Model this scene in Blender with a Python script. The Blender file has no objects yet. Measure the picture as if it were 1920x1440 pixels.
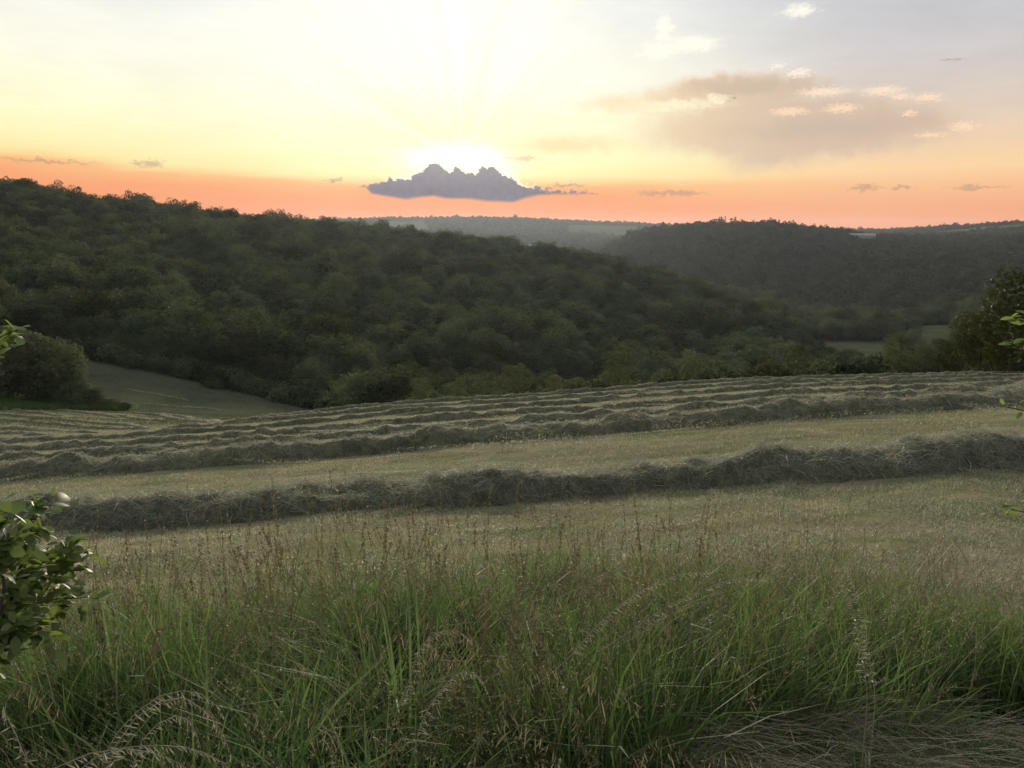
import bpy, math, random
import numpy as np
from mathutils import Vector, Matrix, Euler

rng = np.random.default_rng(7)
random.seed(7)
R = math.radians
scene = bpy.context.scene
C = scene.collection

# ------------------------------------------------------------------ camera
F = 1554.0                       # focal length in pixels of the 1920 px wide photograph
PITCH = R(10.57)
cam_d = bpy.data.cameras.new('camera')
cam_d.sensor_width = 36.0
cam_d.lens = F / 1920.0 * 36.0
cam_d.clip_start = 0.05
cam_d.clip_end = 40000.0
cam = bpy.data.objects.new('camera', cam_d)
C.objects.link(cam)
cam.location = (0, 0, 0)
cam.rotation_euler = (math.pi / 2 - PITCH, 0, 0)
scene.camera = cam

# ------------------------------------------------------------------ view
scene.view_settings.view_transform = 'Standard'
scene.view_settings.look = 'None'
scene.view_settings.exposure = 0.0
scene.view_settings.gamma = 1.0
scene.view_settings.use_curve_mapping = False
scene.render.engine = 'CYCLES'
scene.cycles.use_denoising = True
scene.cycles.denoising_prefilter = 'NONE'
scene.cycles.use_adaptive_sampling = True
scene.cycles.adaptive_threshold = 0.025
scene.cycles.max_bounces = 4
scene.cycles.diffuse_bounces = 2
scene.cycles.glossy_bounces = 2
scene.cycles.transmission_bounces = 2
scene.cycles.volume_bounces = 0
scene.cycles.transparent_max_bounces = 6
scene.cycles.sample_clamp_direct = 4.0
scene.cycles.sample_clamp_indirect = 2.0
scene.cycles.caustics_reflective = False
scene.cycles.caustics_refractive = False

# ------------------------------------------------------------------ sky
SUN_AZ, SUN_EL = -3.6, 4.6       # degrees, azimuth from +Y towards +X


def srgb(r, g, b):
    def f(c):
        c /= 255.0
        return c / 12.92 if c <= 0.04045 else ((c + 0.055) / 1.055) ** 2.4
    return (f(r), f(g), f(b))


def px(x, y):
    """azimuth (rad) and tangent of elevation of a direction seen at photo pixel x, y"""
    dx = (x - 960.0) / F
    dy = (720.0 - y) / F
    Y = math.cos(PITCH) + dy * math.sin(PITCH)
    Z = -math.sin(PITCH) + dy * math.cos(PITCH)
    return math.atan2(dx, Y), Z / math.hypot(dx, Y)


def pdeg(x, y):
    a, t = px(x, y)
    return math.degrees(a), math.degrees(math.atan(t))


world = bpy.data.worlds.new('World')
scene.world = world
world.use_nodes = True
wt = world.node_tree
wt.nodes.clear()


class NB:
    """small node-building helper"""

    def __init__(self, tree):
        self.t = tree

    def link(self, v, sock):
        if v is None:
            return
        if hasattr(v, 'is_output'):
            self.t.links.new(v, sock)
        else:
            if sock.type == 'RGBA' and len(v) == 3:
                v = (*v, 1.0)
            sock.default_value = v

    def n(self, typ, **kw):
        nd = self.t.nodes.new(typ)
        for k, v in kw.items():
            setattr(nd, k, v)
        return nd

    def m(self, op, a, b=None, c=None, clamp=False):
        nd = self.n('ShaderNodeMath', operation=op, use_clamp=clamp)
        self.link(a, nd.inputs[0])
        self.link(b, nd.inputs[1])
        self.link(c, nd.inputs[2])
        return nd.outputs[0]

    def v(self, op, a, b=None, s=None):
        nd = self.n('ShaderNodeVectorMath', operation=op)
        self.link(a, nd.inputs[0])
        self.link(b, nd.inputs[1])
        if s is not None:
            self.link(s, nd.inputs['Scale'])
        return nd.outputs['Value'] if op in ('LENGTH', 'DOT_PRODUCT') else nd.outputs[0]

    def xyz(self, x, y, z=0.0):
        nd = self.n('ShaderNodeCombineXYZ')
        self.link(x, nd.inputs[0]); self.link(y, nd.inputs[1]); self.link(z, nd.inputs[2])
        return nd.outputs[0]

    def step(self, v, a, b, lo=0.0, hi=1.0, kind='SMOOTHSTEP'):
        nd = self.n('ShaderNodeMapRange', interpolation_type=kind)
        self.link(v, nd.inputs['Value'])
        self.link(a, nd.inputs['From Min']); self.link(b, nd.inputs['From Max'])
        self.link(lo, nd.inputs['To Min']); self.link(hi, nd.inputs['To Max'])
        return nd.outputs[0]

    def mix(self, f, a, b, blend='MIX'):
        nd = self.n('ShaderNodeMix', data_type='RGBA', blend_type=blend)
        self.link(f, nd.inputs[0]); self.link(a, nd.inputs[6]); self.link(b, nd.inputs[7])
        return nd.outputs[2]

    def noise(self, vec, scale, detail=4.0, rough=0.55, out='Fac', dim='3D'):
        nd = self.n('ShaderNodeTexNoise', noise_dimensions=dim)
        self.link(vec, nd.inputs['Vector'])
        nd.inputs['Scale'].default_value = scale
        nd.inputs['Detail'].default_value = detail
        nd.inputs['Roughness'].default_value = rough
        return nd.outputs[out]

    def ramp(self, fac, stops):
        nd = self.n('ShaderNodeValToRGB')
        el = nd.color_ramp.elements
        while len(el) > 1:
            el.remove(el[-1])
        for i, (p, c) in enumerate(stops):
            e = el[0] if i == 0 else el.new(p)
            e.position = p
            e.color = (*c, 1.0)
        self.link(fac, nd.inputs[0])
        return nd.outputs[0]

    def curve(self, v, pts, handle='VECTOR'):
        nd = self.n('ShaderNodeFloatCurve')
        cu = nd.mapping.curves[0]
        for i, (x, y) in enumerate(pts):
            if i < 2:
                p = cu.points[i]
                p.location = (x, y)
            else:
                p = cu.points.new(x, y)
            p.handle_type = handle
        nd.mapping.update()
        self.link(v, nd.inputs['Value'])
        return nd.outputs[0]


def build_sky():
    b = NB(wt)
    tc = b.n('ShaderNodeTexCoord')
    sep = b.n('ShaderNodeSeparateXYZ')
    wt.links.new(tc.outputs['Generated'], sep.inputs[0])
    X, Y, Z = sep.outputs
    DEG = 180.0 / math.pi
    az = b.m('MULTIPLY', b.m('ARCTAN2', X, Y), DEG)
    el = b.m('MULTIPLY', b.m('ARCSINE', Z), DEG)
    p = b.xyz(az, el)
    # slow distortion for horizontally drawn-out streaks, fine distortion for cloud edges
    streak = b.noise(b.xyz(b.m('MULTIPLY', az, 0.10), b.m('MULTIPLY', el, 0.9)), 1.0, 3.0, dim='2D')
    streak = b.m('SUBTRACT', streak, 0.5)
    # tilt of the haze band: it stands higher towards the left
    lift = b.m('MULTIPLY', b.m('MINIMUM', b.m('MAXIMUM', b.m('ADD', az, 12.0), -34.0), 0.0), 0.072)
    eb = b.m('ADD', b.m('ADD', el, lift), b.m('MULTIPLY', streak, 0.9))
    k = b.m('DIVIDE', b.m('ADD', eb, 2.0), 92.0)
    kr = b.m('DIVIDE', b.m('ADD', b.m('ADD', el, b.m('MULTIPLY', streak, 0.7)), 2.0), 92.0)

    def st(e, c, g=1.0):
        return ((e + 2.0) / 92.0, tuple(v * g for v in srgb(*c)))
    warm = b.ramp(k, [st(-2, (228, 128, 86)), st(0.5, (246, 148, 100)), st(2.0, (248, 166, 114)), st(2.75, (252, 190, 128)),
                      st(3.25, (255, 232, 164)), st(4.3, (255, 245, 188)), st(6.5, (255, 252, 214)),
                      st(9.5, (254, 252, 234)), st(13.5, (240, 242, 238)), st(22, (224, 227, 229)),
                      st(45, (210, 213, 218)), st(90, (200, 205, 212))])
    cool = b.ramp(kr, [st(-2, (228, 136, 98)), st(0.4, (242, 160, 118)), st(1.6, (245, 172, 126)), st(2.4, (248, 190, 140)),
                       st(3.8, (252, 213, 163)), st(5.5, (238, 209, 178)), st(7.5, (222, 206, 192)),
                       st(10.5, (208, 203, 203)), st(14.5, (199, 202, 208)), st(24, (198, 202, 208)),
                       st(45, (199, 203, 210)), st(90, (200, 205, 212))])
    right = b.step(az, 4.0, 25.0)
    col = b.mix(right, warm, cool)
    # side and rear sky: dimmer and cooler than the sunset side
    ssd = Vector((math.sin(R(SUN_AZ)), math.cos(R(SUN_AZ)), 0))
    cosb = b.m('ADD', b.m('MULTIPLY', X, ssd.x), b.m('MULTIPLY', Y, ssd.y))
    rear = b.step(cosb, 0.72, -0.6)
    rearc = b.ramp(kr, [st(-2, (170, 162, 162)), st(3, (180, 173, 174)), st(10, (180, 181, 188)),
                        st(30, (186, 191, 200)), st(90, (200, 205, 212))])
    col = b.mix(rear, col, rearc)

    # thin uneven veils high in the sky
    vn = b.noise(b.xyz(b.m('ADD', b.m('MULTIPLY', az, 0.07), b.m('MULTIPLY', el, 0.05)), b.m('MULTIPLY', el, 0.28)), 1.6, 3.0, 0.6, dim='2D')
    col = b.v('SCALE', col, s=b.m('MULTIPLY_ADD', b.m('SUBTRACT', vn, 0.5), b.step(el, 3.5, 8.0, 0.0, 0.22), 1.0))

    def ell(x, y, rx, ry, inner=0.35, src=None):
        a0, e0 = pdeg(x, y)
        d = b.v('SUBTRACT', src if src is not None else p, (a0, e0, 0))
        d = b.v('MULTIPLY', d, (1554 / 57.3 / rx, 1554 / 57.3 / ry, 0.0))
        return b.step(b.v('LENGTH', d), 1.0, inner)

    def union(items):
        o = items[0]
        for i in items[1:]:
            o = b.m('MAXIMUM', o, i)
        return o

    # coordinates warped by noise for ragged edges
    wn = b.noise(p, 0.55, 3.0, 0.6, out='Color', dim='2D')
    wn = b.v('SUBTRACT', wn, (0.5, 0.5, 0.5))
    pw = b.v('ADD', p, b.v('MULTIPLY', wn, (3.2, 1.1, 0)))
    fn = b.noise(b.xyz(az, b.m('MULTIPLY', el, 1.8)), 1.7, 3.0, 0.65, out='Color', dim='2D')
    fn = b.v('SUBTRACT', fn, (0.5, 0.5, 0.5))
    pf = b.v('ADD', p, b.v('MULTIPLY', fn, (1.9, 0.7, 0)))

    qn = b.noise(b.xyz(az, b.m('MULTIPLY', el, 2.2)), 3.6, 3.0, 0.7, out='Color', dim='2D')
    pq = b.v('ADD', p, b.v('MULTIPLY', b.v('SUBTRACT', qn, (0.5, 0.5, 0.5)), (2.0, 0.75, 0)))

    # broad white glare above the sun
    ga, ge = pdeg(800, 40)
    d = b.v('MULTIPLY', b.v('SUBTRACT', p, (ga, ge, 0)), (1 / 10.5, 1 / 6.8, 0))
    g = b.m('POWER', 2.718, b.m('MULTIPLY', b.m('POWER', b.v('LENGTH', d), 2.0), -1.0))
    col = b.mix(b.m('MULTIPLY', g, 0.85), col, (1.20, 1.16, 0.98), 'MIX')
    # yellow glow round the hidden sun
    sa, se = pdeg(862, 292)
    d = b.v('MULTIPLY', b.v('SUBTRACT', p, (sa, se, 0)), (1 / 9.5, 1 / 3.2, 0))
    g2 = b.m('POWER', 2.718, b.m('MULTIPLY', b.m('POWER', b.v('LENGTH', d), 2.0), -1.0))
    above = b.step(el, 2.2, 3.8)
    col = b.mix(b.m('MULTIPLY', b.m('MULTIPLY', g2, 0.55), above), col, (1.35, 1.18, 0.62), 'MIX')
    below = b.m('MULTIPLY', g2, b.m('SUBTRACT', 1.0, above))
    col = b.mix(b.m('MULTIPLY', below, 0.8), col, srgb(255, 142, 82))

    # faint rays fanning out from the sun behind the cloud
    ang = b.m('ARCTAN2', b.m('SUBTRACT', el, se), b.m('SUBTRACT', az, sa))
    rn = b.noise(b.xyz(ang, 0.0), 3.4, 2.0, 0.6, dim='2D')
    dist = b.v('LENGTH', b.v('SUBTRACT', p, (sa, se, 0)))
    amp = b.m('MULTIPLY', b.step(dist, 17.0, 3.0), b.step(dist, 0.6, 2.0))
    amp = b.m('MULTIPLY', b.m('MULTIPLY', amp, b.step(el, 2.4, 5.5)), 0.42)
    col = b.v('SCALE', col, s=b.m('MULTIPLY_ADD', b.m('SUBTRACT', rn, 0.52), amp, 1.0))
    col_open = col                       # the sky away from the clouds

    def veil(col):
        # large thin grey-rose cloud on the right, its near end reaching towards the sun
        m1c = union([ell(1060, 272, 150, 26, 0.1, pw), ell(1200, 195, 150, 26, 0.1, pw)])
        col = b.mix(b.m('MULTIPLY', m1c, 0.6), col, srgb(251, 220, 170))
        mg = ell(1170, 225, 150, 12, 0.1, pf)
        return b.mix(b.m('MULTIPLY', mg, 0.8), col, (1.05, 0.95, 0.66))

    def streaks(col, lst):
        # thin dark streaks low in the sky
        return b.mix(b.m('MULTIPLY', union([ell(x, y, rx, ry, k_, pf) for x, y, rx, ry, k_ in lst]), 0.55), col, srgb(176, 138, 122))

    def right_clouds(col):
        m1 = union([ell(1385, 175, 190, 40, 0.55, pw), ell(1480, 240, 320, 64, 0.55, pw), ell(1440, 284, 140, 46, 0.2, pw),
                    ell(1640, 240, 160, 48, 0.25, pw)])
        col = b.mix(b.m('MULTIPLY', m1, 0.92), col, b.mix(b.step(az, 4, 20), srgb(248, 220, 178), srgb(214, 190, 168)))
        m1b = union([ell(1385, 163, 130, 20, 0.3, pw), ell(1560, 240, 240, 30, 0.1, pw)])
        col = b.mix(b.m('MULTIPLY', m1b, 0.55), col, srgb(202, 180, 162))
        # bright gap between its two layers
        mg = union([ell(1270, 197, 120, 15, 0.1, pf), ell(1340, 186, 30, 12, 0.2, pf)])
        col = b.mix(b.m('MULTIPLY', mg, 0.8), col, (1.05, 0.95, 0.66))
        # bright torn scraps of cloud
        mb = union([ell(1235, 96, 46, 20, 0.3, pf), ell(1300, 82, 60, 18, 0.3, pf), ell(1245, 55, 20, 34, 0.2, pf),
                    ell(1500, 20, 40, 14, 0.1, pf)])
        col = b.mix(b.m('MULTIPLY', mb, 0.85), col, (1.1, 1.03, 0.88))
        mp = union([ell(1457, 124, 16, 8, 0.15, pq), ell(1496, 137, 30, 11, 0.15, pq), ell(1545, 172, 62, 10, 0.15, pq),
                    ell(1655, 170, 48, 11, 0.15, pq), ell(1690, 181, 28, 7, 0.15, pq), ell(1738, 183, 32, 10, 0.15, pq),
                    ell(1480, 209, 45, 10, 0.15, pq), ell(1578, 203, 40, 11, 0.15, pq), ell(1704, 213, 15, 7, 0.15, pq),
                    ell(1808, 237, 30, 11, 0.15, pq), ell(1745, 253, 35, 5, 0.15, pq)])
        return b.mix(b.m('MULTIPLY', mp, 0.9), col, b.mix(b.step(el, 7.0, 10.5), srgb(255, 222, 186), srgb(255, 246, 232)))

    col_left = streaks(col_open, [(280, 307, 34, 9, 0.1), (90, 302, 100, 4, 0.1), (640, 338, 40, 3, 0.1)])
    col_right = streaks(right_clouds(veil(col_open)), [(1258, 362, 84, 7, 0.3), (1620, 352, 40, 7, 0.1), (1786, 112, 22, 3, 0.2),
                                                       (1690, 352, 24, 4, 0.1), (1830, 352, 60, 5, 0.1)])
    col = streaks(veil(col_open), [(975, 297, 48, 7, 0.3), (1062, 347, 46, 4, 0.2)])

    # cumulus hiding the sun: top and bottom profile against azimuth
    X0, X1 = 672.0, 1130.0
    a0 = pdeg(X0, 350)[0]; a1 = pdeg(X1, 350)[0]
    E0, E1 = pdeg(880, 385)[1], pdeg(880, 285)[1]
    u = b.step(az, a0, a1, kind='LINEAR')

    def prof(lst):
        return [((660 + x / 4.0 - X0) / (X1 - X0), (385 - (230 + y / 4.0)) / 100.0) for x, y in lst]
    top = prof([(48, 480), (90, 468), (225, 442), (290, 408), (400, 408), (480, 372), (548, 322), (610, 294), (672, 316), (722, 348),
                (790, 320), (850, 354), (905, 360), (960, 326), (1012, 310), (1062, 320), (1105, 356), (1160, 388),
                (1225, 424), (1300, 462), (1420, 476), (1520, 503), (1700, 516), (1850, 526), (1880, 560)])
    bot = prof([(48, 482), (100, 478), (140, 530), (300, 556), (400, 574), (500, 560), (600, 550), (700, 570), (850, 574),
                (1000, 586), (1200, 592), (1300, 560), (1400, 542), (1520, 532), (1700, 528), (1850, 527), (1880, 520)])
    kk = (E1 - E0)
    vo = b.n('ShaderNodeTexVoronoi', voronoi_dimensions='2D', feature='SMOOTH_F1')
    b.link(b.v('ADD', p, b.v('MULTIPLY', fn, (0.3, 0.3, 0))), vo.inputs['Vector'])
    vo.inputs['Scale'].default_value = 2.4
    vo.inputs['Detail'].default_value = 1.0
    jag = b.noise(p, 6.0, 2.0, 0.65, dim='2D')
    jag = b.m('MULTIPLY', b.m('SUBTRACT', jag, 0.5), 0.15)
    jag = b.m('ADD', jag, b.m('MULTIPLY', b.m('SUBTRACT', 0.42, vo.outputs['Distance']), 0.42))
    tcur = b.m('ADD', b.m('MULTIPLY_ADD', b.curve(u, top, 'AUTO_CLAMPED'), kk, E0), jag)
    bcur = b.m('ADD', b.m('MULTIPLY_ADD', b.curve(u, bot), kk, E0), b.m('MULTIPLY', streak, 0.35))
    inside = b.m('MULTIPLY', b.m('GREATER_THAN', az, a0), b.m('LESS_THAN', az, a1))
    dt = b.m('SUBTRACT', el, tcur)
    cm = b.m('MULTIPLY', b.step(b.m('ADD', dt, b.m('MULTIPLY', streak, 0.25)), 0.10, -0.16), b.step(b.m('SUBTRACT', el, bcur), -0.14, 0.16))
    cm = b.m('MULTIPLY', cm, inside)
    # sun burst over the cloud edge
    d = b.v('MULTIPLY', b.v('SUBTRACT', p, (pdeg(858, 300)[0], pdeg(858, 300)[1], 0)), (1 / 2.9, 1 / 0.85, 0))
    gb = b.m('POWER', 2.718, b.m('MULTIPLY', b.m('POWER', b.v('LENGTH', b.v('ADD', d, b.v('MULTIPLY', fn, (0.5, 0.9, 0)))), 2.0), -1.0))
    col = b.mix(b.m('MULTIPLY', gb, 0.95), col, (2.6, 2.3, 1.5), 'MIX')
    # bright silver lining just outside the cloud's top edge
    rim = b.m('MULTIPLY', b.step(b.m('ABSOLUTE', b.m('SUBTRACT', dt, 0.02)), 0.17, 0.0), inside)
    near = b.step(b.m('ABSOLUTE', b.m('SUBTRACT', az, sa)), 6.0, 2.5)
    scr = union([ell(782, 305, 22, 12, 0.3, pf), ell(950, 322, 26, 16, 0.3, pf)])
    rim = b.m('MAXIMUM', b.m('MULTIPLY', rim, near), b.m('MULTIPLY', scr, 0.9))
    col = b.mix(b.m('MULTIPLY', rim, 0.85), col, (1.5, 1.35, 0.95))
    ccol = b.mix(b.step(el, 1.9, 4.2), srgb(120, 119, 134), srgb(150, 145, 152))
    ccol = b.v('SCALE', ccol, s=b.m('MULTIPLY_ADD', b.m('SUBTRACT', vo.outputs['Distance'], 0.4), -0.16, 1.0))
    col = b.mix(b.m('MULTIPLY', cm, 0.96), col, ccol)
    lit = b.m('MULTIPLY', b.m('MULTIPLY', b.step(b.m('ABSOLUTE', dt), 0.15, 0.02), near), inside)
    col = b.mix(b.m('MULTIPLY', lit, 0.8), col, (1.5, 1.36, 1.0))

    # a little of the physical sky keeps the upper sky and the rear honest
    sky = b.n('ShaderNodeTexSky')
    sky.sky_type = 'NISHITA'
    sky.sun_disc = False
    sky.sun_elevation = R(SUN_EL)
    sky.sun_rotation = R(SUN_AZ)
    sky.air_density = 1.0
    sky.dust_density = 3.0
    hi = b.m('MULTIPLY', b.step(el, 18.0, 50.0), 0.15)
    bg = b.n('ShaderNodeBackground')
    b.link(b.mix(hi, b.v('SCALE', col_open, s=10.0), sky.outputs[0]), bg.inputs['Color'])
    bg.inputs['Strength'].default_value = 0.1
    # patches of sky where clouds stand; between them all are the same, so this only spares work
    sh = bg.outputs[0]

    def within(v, lo, hi_):
        return b.m('LESS_THAN', b.m('ABSOLUTE', b.m('SUBTRACT', v, (lo + hi_) / 2)), (hi_ - lo) / 2)
    for c_, box in ((col_left, (-37, -9.0, 2.0, 6.5)), (col_right, (2.6, 37.0, 0.5, 17.5)), (col, (-11.2, 6.6, 0.9, 7.6))):
        bgc = b.n('ShaderNodeBackground')
        b.link(b.v('SCALE', c_, s=10.0), bgc.inputs['Color'])
        bgc.inputs['Strength'].default_value = 0.1
        mxs = b.n('ShaderNodeMixShader')
        b.link(b.m('MULTIPLY', within(az, box[0], box[1]), within(el, box[2], box[3])), mxs.inputs[0])
        wt.links.new(sh, mxs.inputs[1])
        wt.links.new(bgc.outputs[0], mxs.inputs[2])
        sh = mxs.outputs[0]
    out = b.n('ShaderNodeOutputWorld')
    wt.links.new(sh, out.inputs['Surface'])


build_sky()
world.cycles.sampling_method = 'MANUAL'
world.cycles.sample_map_resolution = 512

# ------------------------------------------------------------------ sun (low, veiled by the cloud)
sl = bpy.data.lights.new('sun', 'SUN')
sl.energy = 4.8
sl.angle = R(7.0)
sl.color = (1.0, 0.86, 0.68)
so = bpy.data.objects.new('sun', sl)
C.objects.link(so)
sd = Vector((math.sin(R(SUN_AZ)) * math.cos(R(SUN_EL + 4)), math.cos(R(SUN_AZ)) * math.cos(R(SUN_EL + 4)), math.sin(R(SUN_EL + 4))))
so.rotation_euler = sd.to_track_quat('Z', 'Y').to_euler()
so.location = (0, 300, 120)

# ================================================================== helpers


def tag(o, label=None, cat=None, group=None, kind=None):
    if label: o['label'] = label
    if cat: o['category'] = cat
    if group: o['group'] = group
    if kind: o['kind'] = kind
    return o


def mk_mesh(name, V, Q, mats=(), tint=None, tri=None, matidx=None, smooth=False):
    V = np.asarray(V, dtype=np.float32).reshape(-1, 3)
    Q = np.asarray(Q, dtype=np.int32).reshape(-1, 4)
    T = np.zeros((0, 3), np.int32) if tri is None else np.asarray(tri, np.int32).reshape(-1, 3)
    me = bpy.data.meshes.new(name)
    me.vertices.add(len(V))
    me.vertices.foreach_set('co', V.ravel())
    nl = len(Q) * 4 + len(T) * 3
    me.loops.add(nl)
    me.loops.foreach_set('vertex_index', np.concatenate([Q.ravel(), T.ravel()]))
    me.polygons.add(len(Q) + len(T))
    starts = np.concatenate([np.arange(len(Q)) * 4, len(Q) * 4 + np.arange(len(T)) * 3]).astype(np.int32)
    me.polygons.foreach_set('loop_start', starts)
    if matidx is not None:
        me.polygons.foreach_set('material_index', np.asarray(matidx, np.int32))
    me.polygons.foreach_set('use_smooth', np.full(len(starts), bool(smooth)))
    me.update(calc_edges=True)
    if tint is not None:
        a = me.attributes.new('tint', 'FLOAT', 'POINT')
        a.data.foreach_set('value', np.asarray(tint, np.float32).ravel())
    for m in mats:
        me.materials.append(m)
    me.validate()
    return me


def obj(name, me, parent=None, loc=None):
    o = bpy.data.objects.new(name, me)
    C.objects.link(o)
    if parent is not None:
        o.parent = parent
    if loc is not None:
        o.location = loc
    return o


class MB:
    """collects vertex, quad and tint arrays"""

    def __init__(self):
        self.V, self.Q, self.T, self.M, self.n = [], [], [], [], 0

    def add(self, V, Q, tint=0.5, mat=0):
        V = np.asarray(V, float).reshape(-1, 3)
        Q = np.asarray(Q, int).reshape(-1, 4)
        self.V.append(V)
        self.Q.append(Q + self.n)
        t = np.asarray(tint, float)
        self.T.append(np.full(len(V), float(t)) if t.ndim == 0 else t.ravel())
        self.M.append(np.full(len(Q), mat))
        self.n += len(V)

    def mesh(self, name, mats, smooth=False):
        return mk_mesh(name, np.concatenate(self.V), np.concatenate(self.Q), mats, np.concatenate(self.T),
                       matidx=np.concatenate(self.M), smooth=smooth)


def ribbons(P, W, side, tint, mb, mat=0):
    """P (N,S,3) centre lines, W (N,S) widths, side (N,3) or (N,S,3), tint (N,)"""
    P = np.asarray(P, float)
    N, S, _ = P.shape
    side = np.asarray(side, float)
    if side.ndim == 2:
        side = side[:, None, :]
    side = side / (np.linalg.norm(side, axis=-1, keepdims=True) + 1e-9)
    A = P - side * W[..., None] * 0.5
    B = P + side * W[..., None] * 0.5
    V = np.stack([A, B], axis=2).reshape(N, S * 2, 3)
    k = np.arange(S - 1) * 2
    q = np.stack([k, k + 1, k + 3, k + 2], axis=1)
    Q = (q[None] + (np.arange(N) * S * 2)[:, None, None]).reshape(-1, 4)
    mb.add(V.reshape(-1, 3), Q, np.repeat(np.asarray(tint, float), S * 2), mat)


def tube(pts, radii, mb, sides=6, tint=0.5, mat=0):
    pts = np.asarray(pts, float)
    radii = np.asarray(radii, float)
    n = len(pts)
    d = np.gradient(pts, axis=0)
    d /= np.linalg.norm(d, axis=1, keepdims=True) + 1e-9
    ref = np.array([0.31, 0.17, 0.93]) if abs(d[0, 2]) < 0.9 else np.array([1.0, 0.1, 0.0])
    s = np.cross(d, ref); s /= np.linalg.norm(s, axis=1, keepdims=True) + 1e-9
    t = np.cross(d, s)
    a = np.arange(sides) / sides * 2 * math.pi
    V = pts[:, None, :] + radii[:, None, None] * (np.cos(a)[None, :, None] * s[:, None, :] + np.sin(a)[None, :, None] * t[:, None, :])
    Q = []
    for i in range(n - 1):
        for j in range(sides):
            j2 = (j + 1) % sides
            Q.append((i * sides + j, i * sides + j2, (i + 1) * sides + j2, (i + 1) * sides + j))
    mb.add(V.reshape(-1, 3), Q, tint, mat)


def bx(mb, x0, x1, y0, y1, z0, z1, mat=0, tint=0.5):
    V = [(x0, y0, z0), (x1, y0, z0), (x1, y1, z0), (x0, y1, z0), (x0, y0, z1), (x1, y0, z1), (x1, y1, z1), (x0, y1, z1)]
    Q = [(0, 3, 2, 1), (4, 5, 6, 7), (0, 1, 5, 4), (1, 2, 6, 5), (2, 3, 7, 6), (3, 0, 4, 7)]
    mb.add(V, Q, tint, mat)


# value noise in numpy
_tab = rng.random((256, 256))


def vnoise(x, y):
    x = np.asarray(x, float); y = np.asarray(y, float)
    xi = np.floor(x).astype(int); yi = np.floor(y).astype(int)
    fx = x - xi; fy = y - yi
    fx = fx * fx * (3 - 2 * fx); fy = fy * fy * (3 - 2 * fy)
    a = _tab[xi & 255, yi & 255]; b_ = _tab[(xi + 1) & 255, yi & 255]
    c = _tab[xi & 255, (yi + 1) & 255]; d = _tab[(xi + 1) & 255, (yi + 1) & 255]
    return (a * (1 - fx) + b_ * fx) * (1 - fy) + (c * (1 - fx) + d * fx) * fy - 0.5


def fbm(x, y, o=4, g=0.5):
    s = 0; a = 1.0
    for i in range(o):
        s = s + a * vnoise(x * 2 ** i + 17.3 * i, y * 2 ** i + 5.1 * i)
        a *= g
    return s


# ------------------------------------------------------------------ geometry-node scatter for what nobody could count
def make_scatter_group(name, coll):
    ng = bpy.data.node_groups.new(name, 'GeometryNodeTree')
    ng.interface.new_socket('Geometry', in_out='INPUT', socket_type='NodeSocketGeometry')
    ng.interface.new_socket('Geometry', in_out='OUTPUT', socket_type='NodeSocketGeometry')
    gi = ng.nodes.new('NodeGroupInput'); go = ng.nodes.new('NodeGroupOutput')
    ci = ng.nodes.new('GeometryNodeCollectionInfo')
    ci.inputs['Collection'].default_value = coll
    ci.inputs['Separate Children'].default_value = True
    ci.inputs['Reset Children'].default_value = True
    ip = ng.nodes.new('GeometryNodeInstanceOnPoints')
    ip.inputs['Pick Instance'].default_value = True

    def attr(n, t):
        nd = ng.nodes.new('GeometryNodeInputNamedAttribute')
        nd.data_type = t
        nd.inputs['Name'].default_value = n
        return nd.outputs['Attribute']
    ng.links.new(gi.outputs[0], ip.inputs['Points'])
    ng.links.new(ci.outputs[0], ip.inputs['Instance'])
    ng.links.new(attr('idx', 'INT'), ip.inputs['Instance Index'])
    ng.links.new(attr('rot', 'FLOAT_VECTOR'), ip.inputs['Rotation'])
    ng.links.new(attr('scl', 'FLOAT_VECTOR'), ip.inputs['Scale'])
    ng.links.new(ip.outputs[0], go.inputs[0])
    return ng


def variants(name, meshes):
    coll = bpy.data.collections.new(name)
    for i, m in enumerate(meshes):
        coll.objects.link(bpy.data.objects.new('%s_source_%02d' % (name, i), m))
    return make_scatter_group(name + '_scatter', coll), len(meshes)


def scatter(name, var, P, rot, scl, parent=None, idx=None):
    ng, nv = var
    P = np.asarray(P, np.float32)
    n = len(P)
    me = bpy.data.meshes.new(name)
    me.vertices.add(n)
    me.vertices.foreach_set('co', P.ravel())
    a = me.attributes.new('idx', 'INT', 'POINT')
    a.data.foreach_set('value', (rng.integers(0, nv, n) if idx is None else idx).astype(np.int32))
    a = me.attributes.new('rot', 'FLOAT_VECTOR', 'POINT')
    a.data.foreach_set('vector', np.asarray(rot, np.float32).ravel())
    s = np.asarray(scl, np.float32)
    if s.ndim == 1:
        s = np.repeat(s[:, None], 3, axis=1)
    a = me.attributes.new('scl', 'FLOAT_VECTOR', 'POINT')
    a.data.foreach_set('vector', s.ravel())
    o = obj(name, me, parent)
    md = o.modifiers.new('scatter', 'NODES')
    md.node_group = ng
    o['kind'] = 'stuff'
    return o


# ================================================================== materials
def new_mat(name):
    m = bpy.data.materials.new(name)
    m.use_nodes = True
    m.node_tree.nodes.clear()
    return m, NB(m.node_tree)


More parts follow.
